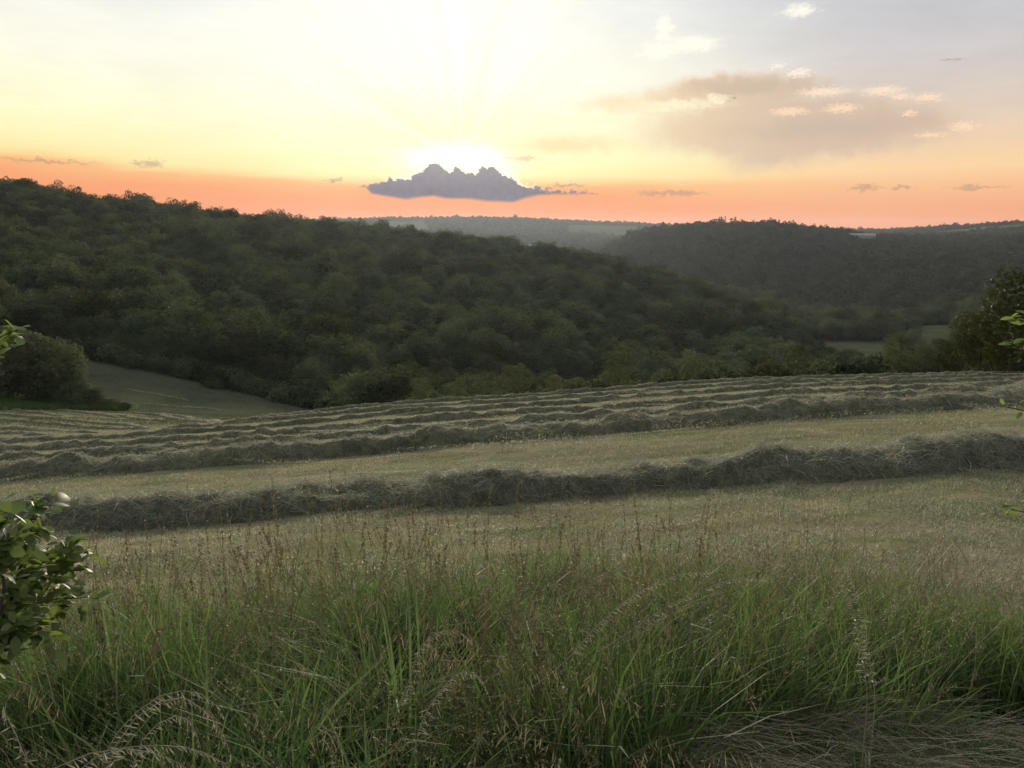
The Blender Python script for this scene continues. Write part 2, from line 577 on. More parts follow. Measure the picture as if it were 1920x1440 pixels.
def leafy(name, c0, c1, trans=0.35, tcol=None, rough=0.55, spec=0.25, rand=0.35, patches=0.0):
    """two-sided thin leaf / blade: tint attribute runs c0 -> c1, each plant varies in value"""
    m, b = new_mat(name)
    at = b.n('ShaderNodeAttribute', attribute_name='tint')
    oi = b.n('ShaderNodeObjectInfo')
    col = b.mix(at.outputs['Fac'], c0, c1)
    if patches:                      # patchy growth and mower lines across the field
        ge = b.n('ShaderNodeNewGeometry')
        mp = b.n('ShaderNodeMapping')
        b.link(ge.outputs['Position'], mp.inputs['Vector'])
        mp.inputs['Rotation'].default_value = (0, 0, R(-13))
        mp.inputs['Scale'].default_value = (0.12, 1.0, 0.3)
        ln = b.noise(mp.outputs[0], 1.3, 3.0, 0.6)
        pt = b.noise(ge.outputs['Position'], 0.9, 4.0, 0.65)
        col = b.mix(b.m('MULTIPLY', b.step(pt, 0.48, 0.66), patches), col, (0.130, 0.165, 0.068))
        col = b.mix(b.m('MULTIPLY', b.step(ln, 0.52, 0.66), patches), col, (0.150, 0.115, 0.070))
        col = b.mix(b.m('MULTIPLY', b.step(ln, 0.46, 0.34), patches * 0.7), col, (0.42, 0.40, 0.29))
    hs = b.n('ShaderNodeHueSaturation')
    b.link(col, hs.inputs['Color'])
    b.link(b.m('MULTIPLY_ADD', oi.outputs['Random'], rand * 2, 1.0 - rand), hs.inputs['Value'])
    b.link(b.m('MULTIPLY_ADD', b.m('FRACT', b.m('MULTIPLY', oi.outputs['Random'], 7.31)), 0.05, 0.475), hs.inputs['Hue'])
    pr = b.n('ShaderNodeBsdfPrincipled')
    b.link(hs.outputs[0], pr.inputs['Base Color'])
    pr.inputs['Roughness'].default_value = rough
    pr.inputs['Specular IOR Level'].default_value = spec
    tr = b.n('ShaderNodeBsdfTranslucent')
    b.link(b.mix(0.5, hs.outputs[0], tcol or c1), tr.inputs['Color'])
    mx = b.n('ShaderNodeMixShader')
    mx.inputs[0].default_value = trans
    m.node_tree.links.new(pr.outputs[0], mx.inputs[1])
    m.node_tree.links.new(tr.outputs[0], mx.inputs[2])
    out = b.n('ShaderNodeOutputMaterial')
    m.node_tree.links.new(mx.outputs[0], out.inputs['Surface'])
    return m


def plain(name, c, rough=0.8, var=0.25, scale=3.0, bump=0.0, spec=0.3):
    m, b = new_mat(name)
    tc = b.n('ShaderNodeTexCoord')
    n = b.noise(tc.outputs['Object'], scale, 5.0, 0.6)
    dark = tuple(v * (1 - var) for v in c); light = tuple(v * (1 + var) for v in c)
    pr = b.n('ShaderNodeBsdfPrincipled')
    b.link(b.mix(b.step(n, 0.3, 0.7), dark, light), pr.inputs['Base Color'])
    pr.inputs['Roughness'].default_value = rough
    pr.inputs['Specular IOR Level'].default_value = spec
    if bump:
        bp = b.n('ShaderNodeBump')
        bp.inputs['Strength'].default_value = bump
        b.link(n, bp.inputs['Height'])
        m.node_tree.links.new(bp.outputs[0], pr.inputs['Normal'])
    out = b.n('ShaderNodeOutputMaterial')
    m.node_tree.links.new(pr.outputs[0], out.inputs['Surface'])
    return m


def stubble_material():
    m, b = new_mat('mown_stubble')
    ge = b.n('ShaderNodeNewGeometry')
    pos = ge.outputs['Position']
    mp = b.n('ShaderNodeMapping')
    b.link(pos, mp.inputs['Vector'])
    mp.inputs['Rotation'].default_value = (0, 0, R(-13))
    mp.inputs['Scale'].default_value = (0.35, 1.0, 0.6)
    big = b.noise(mp.outputs[0], 0.5, 3.0)
    mid = b.noise(mp.outputs[0], 2.2, 4.0)
    fi = b.noise(pos, 26.0, 4.0, 0.7)
    straw = (0.235, 0.212, 0.125); green = (0.140, 0.160, 0.075); pale = (0.29, 0.27, 0.19); brown = (0.14, 0.115, 0.07)
    col = b.mix(b.step(mid, 0.35, 0.66), green, straw)
    col = b.mix(b.m('MULTIPLY', b.step(big, 0.52, 0.72), 0.6), col, pale)
    col = b.mix(b.m('MULTIPLY', b.step(fi, 0.56, 0.74), 0.65), col, brown)
    col = b.mix(b.m('MULTIPLY', b.step(fi, 0.42, 0.26), 0.55), col, pale)
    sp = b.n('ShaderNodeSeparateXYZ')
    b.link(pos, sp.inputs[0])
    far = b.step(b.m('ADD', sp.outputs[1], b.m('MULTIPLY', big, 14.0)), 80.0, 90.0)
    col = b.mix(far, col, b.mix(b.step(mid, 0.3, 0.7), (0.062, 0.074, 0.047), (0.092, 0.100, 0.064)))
    pr = b.n('ShaderNodeBsdfPrincipled')
    b.link(col, pr.inputs['Base Color'])
    pr.inputs['Roughness'].default_value = 1.0
    pr.inputs['Specular IOR Level'].default_value = 0.0
    bp = b.n('ShaderNodeBump')
    bp.inputs['Strength'].default_value = 0.9
    bp.inputs['Distance'].default_value = 0.06
    b.link(b.noise(pos, 9.0, 6.0, 0.75), bp.inputs['Height'])
    m.node_tree.links.new(bp.outputs[0], pr.inputs['Normal'])
    out = b.n('ShaderNodeOutputMaterial')
    m.node_tree.links.new(pr.outputs[0], out.inputs['Surface'])
    return m


def hills_material():
    m, b = new_mat('hill_ground')
    ge = b.n('ShaderNodeNewGeometry')
    at = b.n('ShaderNodeAttribute', attribute_name='tint')
    n = b.noise(ge.outputs['Position'], 0.08, 5.0, 0.65)
    wood = b.mix(n, (0.028, 0.030, 0.016), (0.055, 0.058, 0.028))
    field = b.mix(b.step(n, 0.35, 0.65), (0.070, 0.088, 0.042), (0.105, 0.120, 0.062))
    pr = b.n('ShaderNodeBsdfPrincipled')
    b.link(b.mix(at.outputs['Fac'], wood, field), pr.inputs['Base Color'])
    pr.inputs['Roughness'].default_value = 1.0
    pr.inputs['Specular IOR Level'].default_value = 0.0
    out = b.n('ShaderNodeOutputMaterial')
    m.node_tree.links.new(pr.outputs[0], out.inputs['Surface'])
    return m


M = {
    'stubble': stubble_material(),
    'hills': hills_material(),
    'verge': plain('verge_thatch', (0.075, 0.072, 0.040), 0.9, 0.4, 6.0, 0.6),
    'hay_core': plain('raked_hay', (0.115, 0.115, 0.070), 0.95, 0.35, 5.0, 0.8, 0.1),
    'hay': leafy('hay_strands', (0.105, 0.116, 0.076), (0.47, 0.465, 0.36), 0.35, (0.37, 0.37, 0.27), 0.6, 0.3, 0.25),
    'stub': leafy('stubble_blades', (0.150, 0.180, 0.085), (0.46, 0.43, 0.30), 0.35, (0.33, 0.33, 0.19), 0.6, 0.3, 0.3, patches=0.6),
    'slope': leafy('slope_grass', (0.060, 0.080, 0.042), (0.135, 0.140, 0.085), 0.3, (0.12, 0.14, 0.07), 0.8, 0.05, 0.15),
    'grass': leafy('green_grass', (0.034, 0.086, 0.027), (0.162, 0.192, 0.076), 0.45, (0.16, 0.27, 0.06), 0.6, 0.14, 0.35),
    'stalk': leafy('brown_stalks', (0.072, 0.080, 0.032), (0.150, 0.104, 0.060), 0.25, (0.18, 0.125, 0.065), 0.6, 0.3, 0.25),
    'panicle': leafy('pale_panicles', (0.110, 0.098, 0.052), (0.29, 0.245, 0.155), 0.35, (0.36, 0.31, 0.19), 0.55, 0.35, 0.25),
    'bleached': leafy('bleached_heads', (0.22, 0.20, 0.14), (0.50, 0.46, 0.36), 0.35, (0.44, 0.40, 0.29), 0.5, 0.3, 0.1),
    'straw': leafy('dry_straw', (0.230, 0.195, 0.135), (0.60, 0.53, 0.40), 0.2, (0.34, 0.28, 0.18), 0.55, 0.35, 0.25),
    'wood_leaf': leafy('wood_leaves', (0.042, 0.060, 0.029), (0.105, 0.126, 0.060), 0.25, (0.085, 0.112, 0.040), 0.7, 0.08, 0.5),
    'far_leaf': leafy('far_wood_leaves', (0.036, 0.043, 0.028), (0.070, 0.076, 0.046), 0.2, (0.08, 0.09, 0.03), 0.7, 0.15, 0.35),
    'pale_leaf': leafy('pale_tree_leaves', (0.052, 0.070, 0.036), (0.108, 0.126, 0.066), 0.3, (0.13, 0.14, 0.04), 0.7, 0.08, 0.25),
    'bush_far': leafy('field_bush_leaves', (0.070, 0.086, 0.044), (0.140, 0.156, 0.082), 0.3, (0.13, 0.15, 0.06), 0.7, 0.08, 0.15),
    'dark_leaf': leafy('dark_tree_leaves', (0.024, 0.034, 0.010), (0.060, 0.068, 0.020), 0.2, (0.08, 0.09, 0.02), 0.7, 0.08, 0.2),
    'bush_leaf': leafy('shrub_leaves', (0.075, 0.130, 0.038), (0.165, 0.220, 0.062), 0.45, (0.22, 0.30, 0.04), 0.5, 0.4, 0.3),
    'bright_leaf': leafy('sprig_leaves', (0.085, 0.150, 0.040), (0.16, 0.23, 0.06), 0.5, (0.28, 0.36, 0.06), 0.4, 0.5, 0.2),
    'bark': plain('bark', (0.075, 0.060, 0.045), 0.9, 0.35, 4.0, 0.5),
    'stone': plain('pale_render', (0.25, 0.24, 0.21), 0.9, 0.15, 0.6),
    'roof': plain('pale_roof_sheet', (0.27, 0.27, 0.27), 0.6, 0.1, 0.4),
    'metal': plain('grey_steel', (0.20, 0.20, 0.21), 0.6, 0.15, 2.0),
    'bird': plain('dark_plumage', (0.03, 0.03, 0.035), 0.7, 0.2, 20.0),
}

# ================================================================== terrain
TREE_H = 6.9
cols = {
    0: [(10, 1005), (18, 905), (25, 872), (32, 850), (39, 834), (47, 820), (55, 808), (63, 797), (71, 787), (80, 776), (88, 766),
        (100, 738), (118, 698), (143, 652), ('c', 200, 505), ('c', 260, 450), ('c', 350, 380), ('c', 450, 334),
        ('z', 600, 10), ('z', 1000, -30), ('z', 2000, -30), ('z', 5000, -20)],
    240: [(9.6, 996), (17.5, 888), (24.5, 856), (31.5, 836), (38.5, 821), (46, 812), (55, 805), (63, 797), (71, 789), (80, 781),
          (90, 771), (103, 752), (118, 720), (135, 685), ('c', 200, 520), ('c', 270, 465), ('c', 370, 410), ('c', 470, 377),
          ('z', 620, 0), ('z', 1000, -35), ('z', 2000, -35), ('z', 5000, -20)],
    480: [(9.2, 978), (17, 869), (24, 838), (31, 819), (38, 805), (45, 793), (52, 786), (62, 786), (75, 789), (88, 784),
          (103, 768), (116, 753), (130, 738), ('c', 200, 550), ('c', 280, 485), ('c', 380, 435), ('c', 500, 407),
          ('z', 650, -15), ('z', 1000, -40), ('z', 2000, -40), ('z', 5000, -20)],
    600: [(9, 966), (17, 860), (24, 829), (31, 810), (38, 792), (45, 782), (52, 775), (61, 774), (75, 787), (95, 786),
          (110, 777), (122, 768), ('c', 200, 565), ('c', 280, 500), ('c', 400, 440), ('c', 540, 416),
          ('z', 700, -18), ('z', 1000, -42), ('z', 1600, -50), ('c', 2400, 434), ('c', 3000, 413), ('z', 3800, -20), ('z', 5000, -20)],
    720: [(9, 957), (17, 851), (24, 815), (31, 798), (38, 780), (45, 770), (52, 762), (60, 760), (75, 776), (95, 800),
          (120, 808), ('c', 160, 632), ('c', 200, 582), ('c', 280, 512), ('c', 400, 456), ('c', 540, 428),
          ('z', 700, -20), ('z', 1000, -45), ('z', 1600, -50), ('c', 2200, 436), ('c', 3000, 411), ('z', 3800, -20), ('z', 5000, -20)],
    960: [(9, 950), (17, 829), (24, 798), (31, 781), (38, 766), (45, 755), (52, 747), (61, 746), (75, 762), (95, 790),
          (130, 800), ('c', 170, 636), ('c', 205, 602), ('c', 260, 547), ('c', 340, 496), ('c', 470, 456),
          ('z', 620, -32), ('z', 900, -50), ('z', 1500, -50), ('c', 2000, 452), ('c', 2500, 433), ('c', 3000, 408), ('z', 3800, -20), ('z', 5000, -20)],
    1100: [(9.2, 936), (17.3, 818), (24.3, 789), (31.6, 772), (39, 756), (47, 745), (54, 736), (63, 736), (78, 750), (98, 776),
           (135, 792), ('c', 180, 650), ('c', 225, 603), ('c', 280, 550), ('c', 370, 500), ('c', 450, 476),
           ('z', 600, -36), ('z', 900, -50), ('z', 1400, -50), ('c', 1900, 456), ('c', 2400, 436), ('c', 3000, 415), ('z', 3800, -20), ('z', 5000, -20)],
    1200: [(9.4, 926), (17.6, 809), (24.8, 780), (32, 763), (40, 748), (48, 737), (56, 728), (66, 727), (80, 740), (100, 766),
           (140, 785), ('c', 190, 662), ('c', 240, 607), ('c', 300, 556), ('c', 420, 499),
           ('z', 560, -42), ('z', 760, -48), ('c', 1000, 470), ('c', 1300, 430), ('z', 1700, -25), ('z', 2200, -40), ('c', 3000, 420), ('z', 3800, -20), ('z', 5000, -20)],
    1280: [(9.6, 918), (18, 801), (25.5, 772), (33, 756), (41, 741), (50, 729), (58, 721), (68, 720), (82, 732), (105, 760),
           (150, 780), ('c', 200, 668), ('c', 250, 612), ('c', 300, 570), ('c', 400, 523),
           ('z', 520, -48), ('z', 680, -45), ('c', 900, 474), ('c', 1220, 424), ('z', 1600, -20), ('z', 2200, -40), ('c', 3000, 425), ('z', 3800, -20), ('z', 5000, -20)],
    1350: [(9.8, 911), (18.2, 796), (25.8, 766), (33.6, 750), (42, 735), (50.5, 724), (59, 716), (69, 715), (84, 728), (108, 756),
           (155, 775), ('c', 200, 674), ('c', 250, 622), ('c', 310, 580), ('c', 385, 546),
           ('z', 460, -52), ('z', 540, -51), ('c', 660, 545), ('c', 850, 480), ('c', 1150, 417), ('z', 1500, -15), ('z', 2200, -40), ('c', 3000, 432), ('z', 3800, -20), ('z', 5000, -20)],
    1440: [(10, 902), (18.5, 789), (26, 760), (34, 745), (42.5, 730), (51, 720), (60, 713), (70, 712), (86, 724), (110, 750),
           (160, 770), ('c', 200, 684), ('c', 260, 634), ('c', 310, 598), ('c', 365, 578),
           ('z', 430, -53), ('z', 530, -53), ('c', 650, 552), ('c', 850, 485), ('c', 1180, 422), ('z', 1500, -15), ('z', 2200, -40), ('c', 3000, 434), ('z', 3800, -20), ('z', 5000, -20)],
    1530: [(10.4, 894), (19, 784), (26.8, 755), (35, 740), (44, 726), (53, 717), (62, 710), (73, 709), (89, 720), (114, 744),
           (160, 762), ('c', 205, 690), ('c', 265, 650), ('c', 320, 634),
           ('z', 375, -53), ('z', 505, -53), ('c', 570, 600), ('c', 700, 545), ('c', 950, 476), ('c', 1250, 429), ('z', 1600, -20), ('z', 2200, -35), ('c', 2900, 433), ('z', 3800, -20), ('z', 5000, -20)],
    1680: [(11, 882), (20, 775), (28, 748), (37, 735), (46, 722), (56, 713), (66, 706), (78, 705), (95, 716), (122, 737),
           ('z', 200, -42), ('z', 300, -52), ('z', 370, -53), ('z', 505, -53), ('c', 570, 594), ('c', 720, 540), ('c', 1000, 472), ('c', 1400, 446), ('z', 1700, -22), ('z', 2100, -26), ('c', 2700, 430), ('z', 3800, -20), ('z', 5000, -20)],
    1800: [(11.5, 874), (20.8, 768), (29, 743), (38, 731), (47.5, 719), (58, 710), (69, 704), (81, 703), (97, 713), (125, 733),
           ('z', 200, -40), ('z', 300, -50), ('z', 400, -51), ('z', 500, -50), ('c', 600, 565), ('c', 760, 520), ('c', 1000, 476), ('c', 1500, 449), ('c', 2000, 440), (2600, 427), ('z', 3800, -15), ('z', 5000, -20)],
    1920: [(12, 866), (21.5, 762), (30, 738), (39, 727), (49, 716), (60, 708), (72, 703), (85, 702), (100, 710), (130, 730),
           ('z', 250, -42), ('z', 400, -48), ('z', 520, -46), ('c', 650, 540), ('c', 900, 480), ('c', 1300, 451), ('c', 1800, 441), (2600, 421), ('z', 3800, -5), ('z', 5000, -20)],
}
LR = np.linspace(math.log(0.4), math.log(6000.0), 620)
RR = np.exp(LR)


def pchip(x, y, xq):
    h = np.diff(x); d = np.diff(y) / h
    m = np.zeros_like(y)
    for i in range(1, len(x) - 1):
        if d[i - 1] * d[i] > 0:
            w1 = 2 * h[i] + h[i - 1]; w2 = h[i] + 2 * h[i - 1]
            m[i] = (w1 + w2) / (w1 / d[i - 1] + w2 / d[i])
    m[0] = d[0]; m[-1] = d[-1]
    k = np.clip(np.searchsorted(x, xq) - 1, 0, len(x) - 2)
    t = np.clip((xq - x[k]) / h[k], 0, 1)
    return ((1 + 2 * t) * (1 - t) ** 2 * y[k] + t * (1 - t) ** 2 * h[k] * m[k] + t * t * (3 - 2 * t) * y[k + 1] + t * t * (t - 1) * h[k] * m[k + 1])


caz, ctab = [], []
for X_, lst in cols.items():
    rr = [0.4, 1.5, 2.4, 3.2]; tt = [-1.6 / 0.4, -1.6 / 1.5, -1.63 / 2.4, -1.80 / 3.2]
    azs = []
    for it in lst:
        if it[0] == 'z':
            rr.append(it[1]); tt.append(it[2] / it[1])
        else:
            c = it[0] == 'c'
            r_, y_ = (it[1], it[2]) if c else it
            a_, t_ = px(X_, y_)
            azs.append(a_)
            rr.append(r_); tt.append(t_ - (TREE_H / r_ if c else 0))
    rr = np.array(rr, float); tt = np.array(tt)
    z = pchip(np.log(rr), tt * rr, LR) if False else None
    ctab.append(pchip(np.log(rr), tt, LR))
    caz.append(float(np.mean(azs)))
order = np.argsort(caz)
caz = np.array(caz)[order]; ctab = np.array(ctab)[order]
flat = np.maximum(-1.6 / RR, -1.6 / RR)                     # behind the camera: level ground
caz_full = np.concatenate([[-math.pi, R(-115), R(-60)], caz, [R(60), R(115), math.pi]])
ctab_full = np.vstack([flat, flat, ctab[0], ctab, ctab[-1], flat, flat])
AZG = np.concatenate([np.linspace(-math.pi, R(-62), 60, endpoint=False), np.linspace(R(-62), R(-41), 42, endpoint=False),
                      np.linspace(R(-41), R(41), 411), np.linspace(R(41), R(62), 42)[1:], np.linspace(R(62), math.pi, 60)[1:]])
G = np.empty((len(AZG), len(RR)))
for j in range(len(RR)):
    G[:, j] = np.interp(AZG, caz_full, ctab_full[:, j])
# soften the joins between the surveyed directions
fr = np.where(np.abs(AZG) <= R(41.01))[0]
ker = np.exp(-np.linspace(-2, 2, 21) ** 2); ker /= ker.sum()
sub = G[fr]
pad = np.vstack([np.repeat(sub[:1], 10, 0), sub, np.repeat(sub[-1:], 10, 0)])
sm = np.zeros_like(sub)
for i, w in enumerate(ker):
    sm += w * pad[i:i + len(sub)]
G[fr] = sm
AA, RG = np.meshgrid(AZG, RR, indexing='ij')
GX = RG * np.sin(AA); GY = RG * np.cos(AA)
GZ = G * RG
# natural unevenness that grows with distance
GZ += 0.05 * np.clip((RG - 3) / 6, 0, 1) * fbm(GX * 0.9, GY * 0.9, 3) + np.clip((RG - 150) / 300, 0, 1) * 3.0 * fbm(GX / 60, GY / 60, 3) \
    + np.clip((RG - 1000) / 1500, 0, 1) * 9.0 * fbm(GX / 260, GY / 260, 3)


def lookup(az, r, tab):
    az = np.asarray(az, float); r = np.asarray(r, float)
    fi = np.interp(az, AZG, np.arange(len(AZG)))
    fj = (np.log(np.clip(r, 0.41, 5990)) - LR[0]) / (LR[1] - LR[0])
    i = np.clip(fi.astype(int), 0, len(AZG) - 2); j = np.clip(fj.astype(int), 0, len(RR) - 2)
    a = fi - i; c = fj - j
    return tab[i, j] * (1 - a) * (1 - c) + tab[i + 1, j] * a * (1 - c) + tab[i, j + 1] * (1 - a) * c + tab[i + 1, j + 1] * a * c


def ground(x, y):
    x = np.asarray(x, float); y = np.asarray(y, float)
    return lookup(np.arctan2(x, y), np.hypot(x, y), GZ)


TAN = GZ / RG


def hit(x, y, rmin=4.0, rmax=200.0):
    """ground point seen at photo pixel x, y"""
    a, t = px(x, y)
    rs = np.exp(np.linspace(math.log(rmin), math.log(rmax), 3000))
    tg = lookup(np.full(len(rs), a), rs, TAN)
    k = np.argmax(tg >= t)
    r_ = rs[k] if tg[k] >= t else rs[np.argmax(tg)]
    return np.array([r_ * math.sin(a), r_ * math.cos(a), float(lookup(a, r_, GZ))])


def xaz(x):
    return px(x, 600)[0]


def project(P):
    P = np.asarray(P, float)
    f_ = P[:, 1] * math.cos(PITCH) - P[:, 2] * math.sin(PITCH)
    u_ = P[:, 1] * math.sin(PITCH) + P[:, 2] * math.cos(PITCH)
    return 960 + F * P[:, 0] / f_, 720 - F * u_ / f_


# edge between the hay fields and the woods, by azimuth
EDGE_A = np.array([xaz(v) for v in (-400, 0, 140, 240, 480, 600, 700, 960, 1200, 1440, 1680, 1800, 1920, 2400)])
EDGE_R = np.array([145, 143, 140, 135, 129, 118, 92, 84, 88, 92, 98, 102, 105, 108.0])


def edge_r(a):
    return np.interp(a, EDGE_A, EDGE_R)


VERGE_R = 4.15


def verge_r(a):
    return VERGE_R + 0.2 * np.sin(a * 9.0 + 0.7) + 0.6 * np.clip(a / 0.5, 0, 1) + 0.2 * np.sin(a * 23.0)


def open_field(a, r):
    """1 where the far land is meadow or farm field instead of wood"""
    a = np.asarray(a, float); r = np.asarray(r, float)
    xp = 960 + F * np.tan(a) * 0.985
    o = ((xp > 1505 + 8 * np.sin(r / 7.0)) & (xp < 1670 + 10 * np.sin(r / 5.0)) & (r > 345) & (r < 432)) | ((xp > 1712) & (xp < 1780) & (r > 404) & (r < 494))
    o |= (xp > 738 - (r - 2500) * 0.02) & (xp < 812 - (r - 2500) * 0.03) & (r > 2300) & (r < 2920)
    o |= (xp > 1060) & (xp < 1190) & (r > 2450) & (r < 2850)
    o |= (xp > 1730) & (xp < 2600) & (r > 2150) & (r < 2560)
    o |= (xp > 1560) & (xp < 1640) & (r > 1420) & (r < 1580)
    return o


ii, jj = np.meshgrid(np.arange(len(AZG) - 1), np.arange(len(RR) - 1), indexing='ij')
vid = np.arange(GX.size).reshape(GX.shape)
quads = np.stack([vid[ii, jj], vid[ii, jj + 1], vid[ii + 1, jj + 1], vid[ii + 1, jj]], axis=-1)
ca = 0.5 * (AZG[ii] + AZG[ii + 1]); cr = np.sqrt(RR[jj] * RR[jj + 1])
cls = np.where(cr < verge_r(ca), 0, np.where((cr < edge_r(ca)) & (np.abs(ca) < R(60)), 1, 2))
allV = np.stack([GX, GY, GZ], axis=-1).reshape(-1, 3)
fieldness = open_field(AA, RG).astype(float).ravel()


def ground_piece(name, c, mat):
    q = quads[cls == c]
    used = np.unique(q)
    rem = np.full(len(allV), -1); rem[used] = np.arange(len(used))
    V = allV[used]; Q = rem[q]
    if c == 0:                    # close the small hole under the camera
        inner = rem[vid[:, 0]]
        V = np.vstack([V, [(0, 0, -1.6)]])
        T = np.stack([np.full(len(inner) - 1, len(V) - 1), inner[:-1], inner[1:]], axis=1)
        me = mk_mesh(name, V, Q, [mat], np.append(fieldness[used], 0), tri=T, smooth=True)
    else:
        me = mk_mesh(name, V, Q, [mat], fieldness[used], smooth=True)
    o = obj(name, me)
    o['kind'] = 'structure'
    return o


ground_piece('verge', 0, M['verge'])
ground_piece('hay_field', 1, M['stubble'])
ground_piece('hills', 2, M['hills'])

# ================================================================== trees
def leaf_quads(mb, P, Nrm, size, tint, mat=0, aspect=0.7):
    n = len(P)
    Nrm = Nrm / (np.linalg.norm(Nrm, axis=1, keepdims=True) + 1e-9)
    ref = rng.normal(size=(n, 3))
    u = np.cross(Nrm, ref); u /= np.linalg.norm(u, axis=1, keepdims=True) + 1e-9
    v = np.cross(Nrm, u)
    s = size[:, None] * 0.5
    bend = Nrm * s * 0.35
    V = np.stack([P - u * s - bend, P - v * s * aspect, P + u * s - bend, P + v * s * aspect], axis=1)
    Q = np.arange(n * 4).reshape(n, 4)
    mb.add(V.reshape(-1, 3), Q, np.repeat(tint, 4), mat)


def crown(mb, rx, rz, cz, nclump, nleaf, ls, mat=0, low=-0.75, lumpy=0.42):
    i = np.arange(nclump) + 0.5
    ct = 1 - (1 - low) * i / nclump
    ph = i * 2.39996 + rng.random() * 6.28
    st_ = np.sqrt(np.clip(1 - ct * ct, 0, 1))
    rad = rng.uniform(0.55, 0.86, nclump)
    cc = np.stack([st_ * np.cos(ph) * rx * rad, st_ * np.sin(ph) * rx * rad, ct * rz * rad], axis=1)
    cc += rng.normal(0, 0.07 * rx, cc.shape)
    for k in range(nclump):
        rc = rx * lumpy * rng.uniform(0.7, 1.2)
        n = int(nleaf * rng.uniform(0.7, 1.3))
        d = rng.normal(size=(n, 3)); d[:, 2] += 0.35
        d /= np.linalg.norm(d, axis=1, keepdims=True)
        P = cc[k] + d * rc * (0.62 + 0.45 * rng.random(n)[:, None]) * np.array([1, 1, 0.85])
        P[:, 2] += cz
        base = rng.random()
        t = np.clip(0.55 * rng.random(n) + 0.45 * base, 0, 1)
        leaf_quads(mb, P, d + rng.normal(0, 0.55, (n, 3)), ls * rng.uniform(0.55, 1.35, n), t, mat)


def trunk_limbs(mb, h, r0, rx, mat=0, n=6):
    bend = rng.normal(0, 0.05 * h, 2)
    zz = np.linspace(-0.3, h, 7)
    pts = np.stack([bend[0] * (zz / h) ** 2, bend[1] * (zz / h) ** 2, zz], axis=1)
    tube(pts, r0 * np.linspace(1.15, 0.25, 7), mb, 7, 0.5, mat)
    for k in range(n):
        z0 = h * rng.uniform(0.3, 0.75)
        a = k * 2.4 + rng.random()
        L = rx * rng.uniform(0.55, 0.85)
        t = np.linspace(0, 1, 5)
        o_ = np.array([bend[0] * (z0 / h) ** 2, bend[1] * (z0 / h) ** 2, z0])
        P = o_ + np.stack([np.cos(a) * L * t, np.sin(a) * L * t, L * (0.75 * t - 0.15 * t * t)], axis=1)
        tube(P, r0 * np.linspace(0.42, 0.08, 5), mb, 5, 0.5, mat)


def crown_mesh(name, mat, *a, **k):
    mb = MB(); crown(mb, *a, **k)
    return mb.mesh(name, [mat])


def trunk_mesh(name, *a, **k):
    mb = MB(); trunk_limbs(mb, *a, **k)
    return mb.mesh(name, [M['bark']], smooth=True)


# crowns for a tree about 10 m tall with its foot at the origin
near_crowns = [crown_mesh('crown', M['wood_leaf'], rng.uniform(3.4, 4.3), rng.uniform(4.0, 4.7), 5.2, 40, 64, 0.42, low=-0.9, lumpy=0.34) for _ in range(6)]
pale_crowns = [crown_mesh('crown', M['pale_leaf'], rng.uniform(3.2, 4.0), rng.uniform(4.0, 4.6), 5.2, 38, 62, 0.42, low=-0.9, lumpy=0.34) for _ in range(3)]
dark_crowns = [crown_mesh('crown', M['dark_leaf'], 4.1, 4.6, 5.0, 50, 76, 0.38, low=-0.95, lumpy=0.32) for _ in range(3)]
near_trunks = [trunk_mesh('trunk', 7.5, 0.2, 3.4) for _ in range(4)]


def mid_tree(mat, nc, nl, ls):
    mb = MB()
    crown(mb, rng.uniform(3.3, 4.4), rng.uniform(3.7, 4.9), 5.2, nc, nl, ls, 0, low=-0.8, lumpy=0.40)
    zz = np.linspace(0, 6, 3)
    tube(np.stack([zz * 0.02, zz * 0.01, zz], axis=1), [0.22, 0.16, 0.06], mb, 5, 0.5, 1)
    return mb.mesh('tree', [mat, M['bark']])


mid_var = variants('mid_tree', [mid_tree(M[k], n_, 58, 0.50) for k, n_ in (('wood_leaf', 30), ('wood_leaf', 22), ('wood_leaf', 36), ('wood_leaf', 28), ('wood_leaf', 18), ('pale_leaf', 26), ('pale_leaf', 34), ('dark_leaf', 30), ('dark_leaf', 24))])
far_var = variants('far_tree', [mid_tree(M['far_leaf'], 14, 20, 1.25) for _ in range(6)])

# candidate places: every wooded slope in front of the camera
AZ0, AZ1 = R(-40), R(40)
cand = []
r_ = 80.0
while r_ < 3300:
    sp = 3.8 if r_ < 560 else 3.8 * (1 + (r_ - 560) / 2400 * 1.8)
    na = int((AZ1 - AZ0) * r_ / sp)
    a_ = AZ0 + (np.arange(na) + rng.random(na) * 0.9) * (AZ1 - AZ0) / na
    q_ = r_ + rng.uniform(-0.5, 0.5, na) * sp
    cand.append(np.stack([a_, q_, np.full(na, sp)], axis=1))
    r_ += sp
cand = np.vstack(cand)
keep = cand[:, 1] > edge_r(cand[:, 0]) + 2.0
keep &= ~open_field(cand[:, 0], cand[:, 1])
xp = 960 + F * np.tan(cand[:, 0]) * 0.985
keep &= ~((xp > 968) & (xp < 1032) & (cand[:, 1] > 425) & (cand[:, 1] < 500))
keep &= ~((xp > 1568) & (xp < 1636) & (cand[:, 1] > 1150) & (cand[:, 1] < 1290))
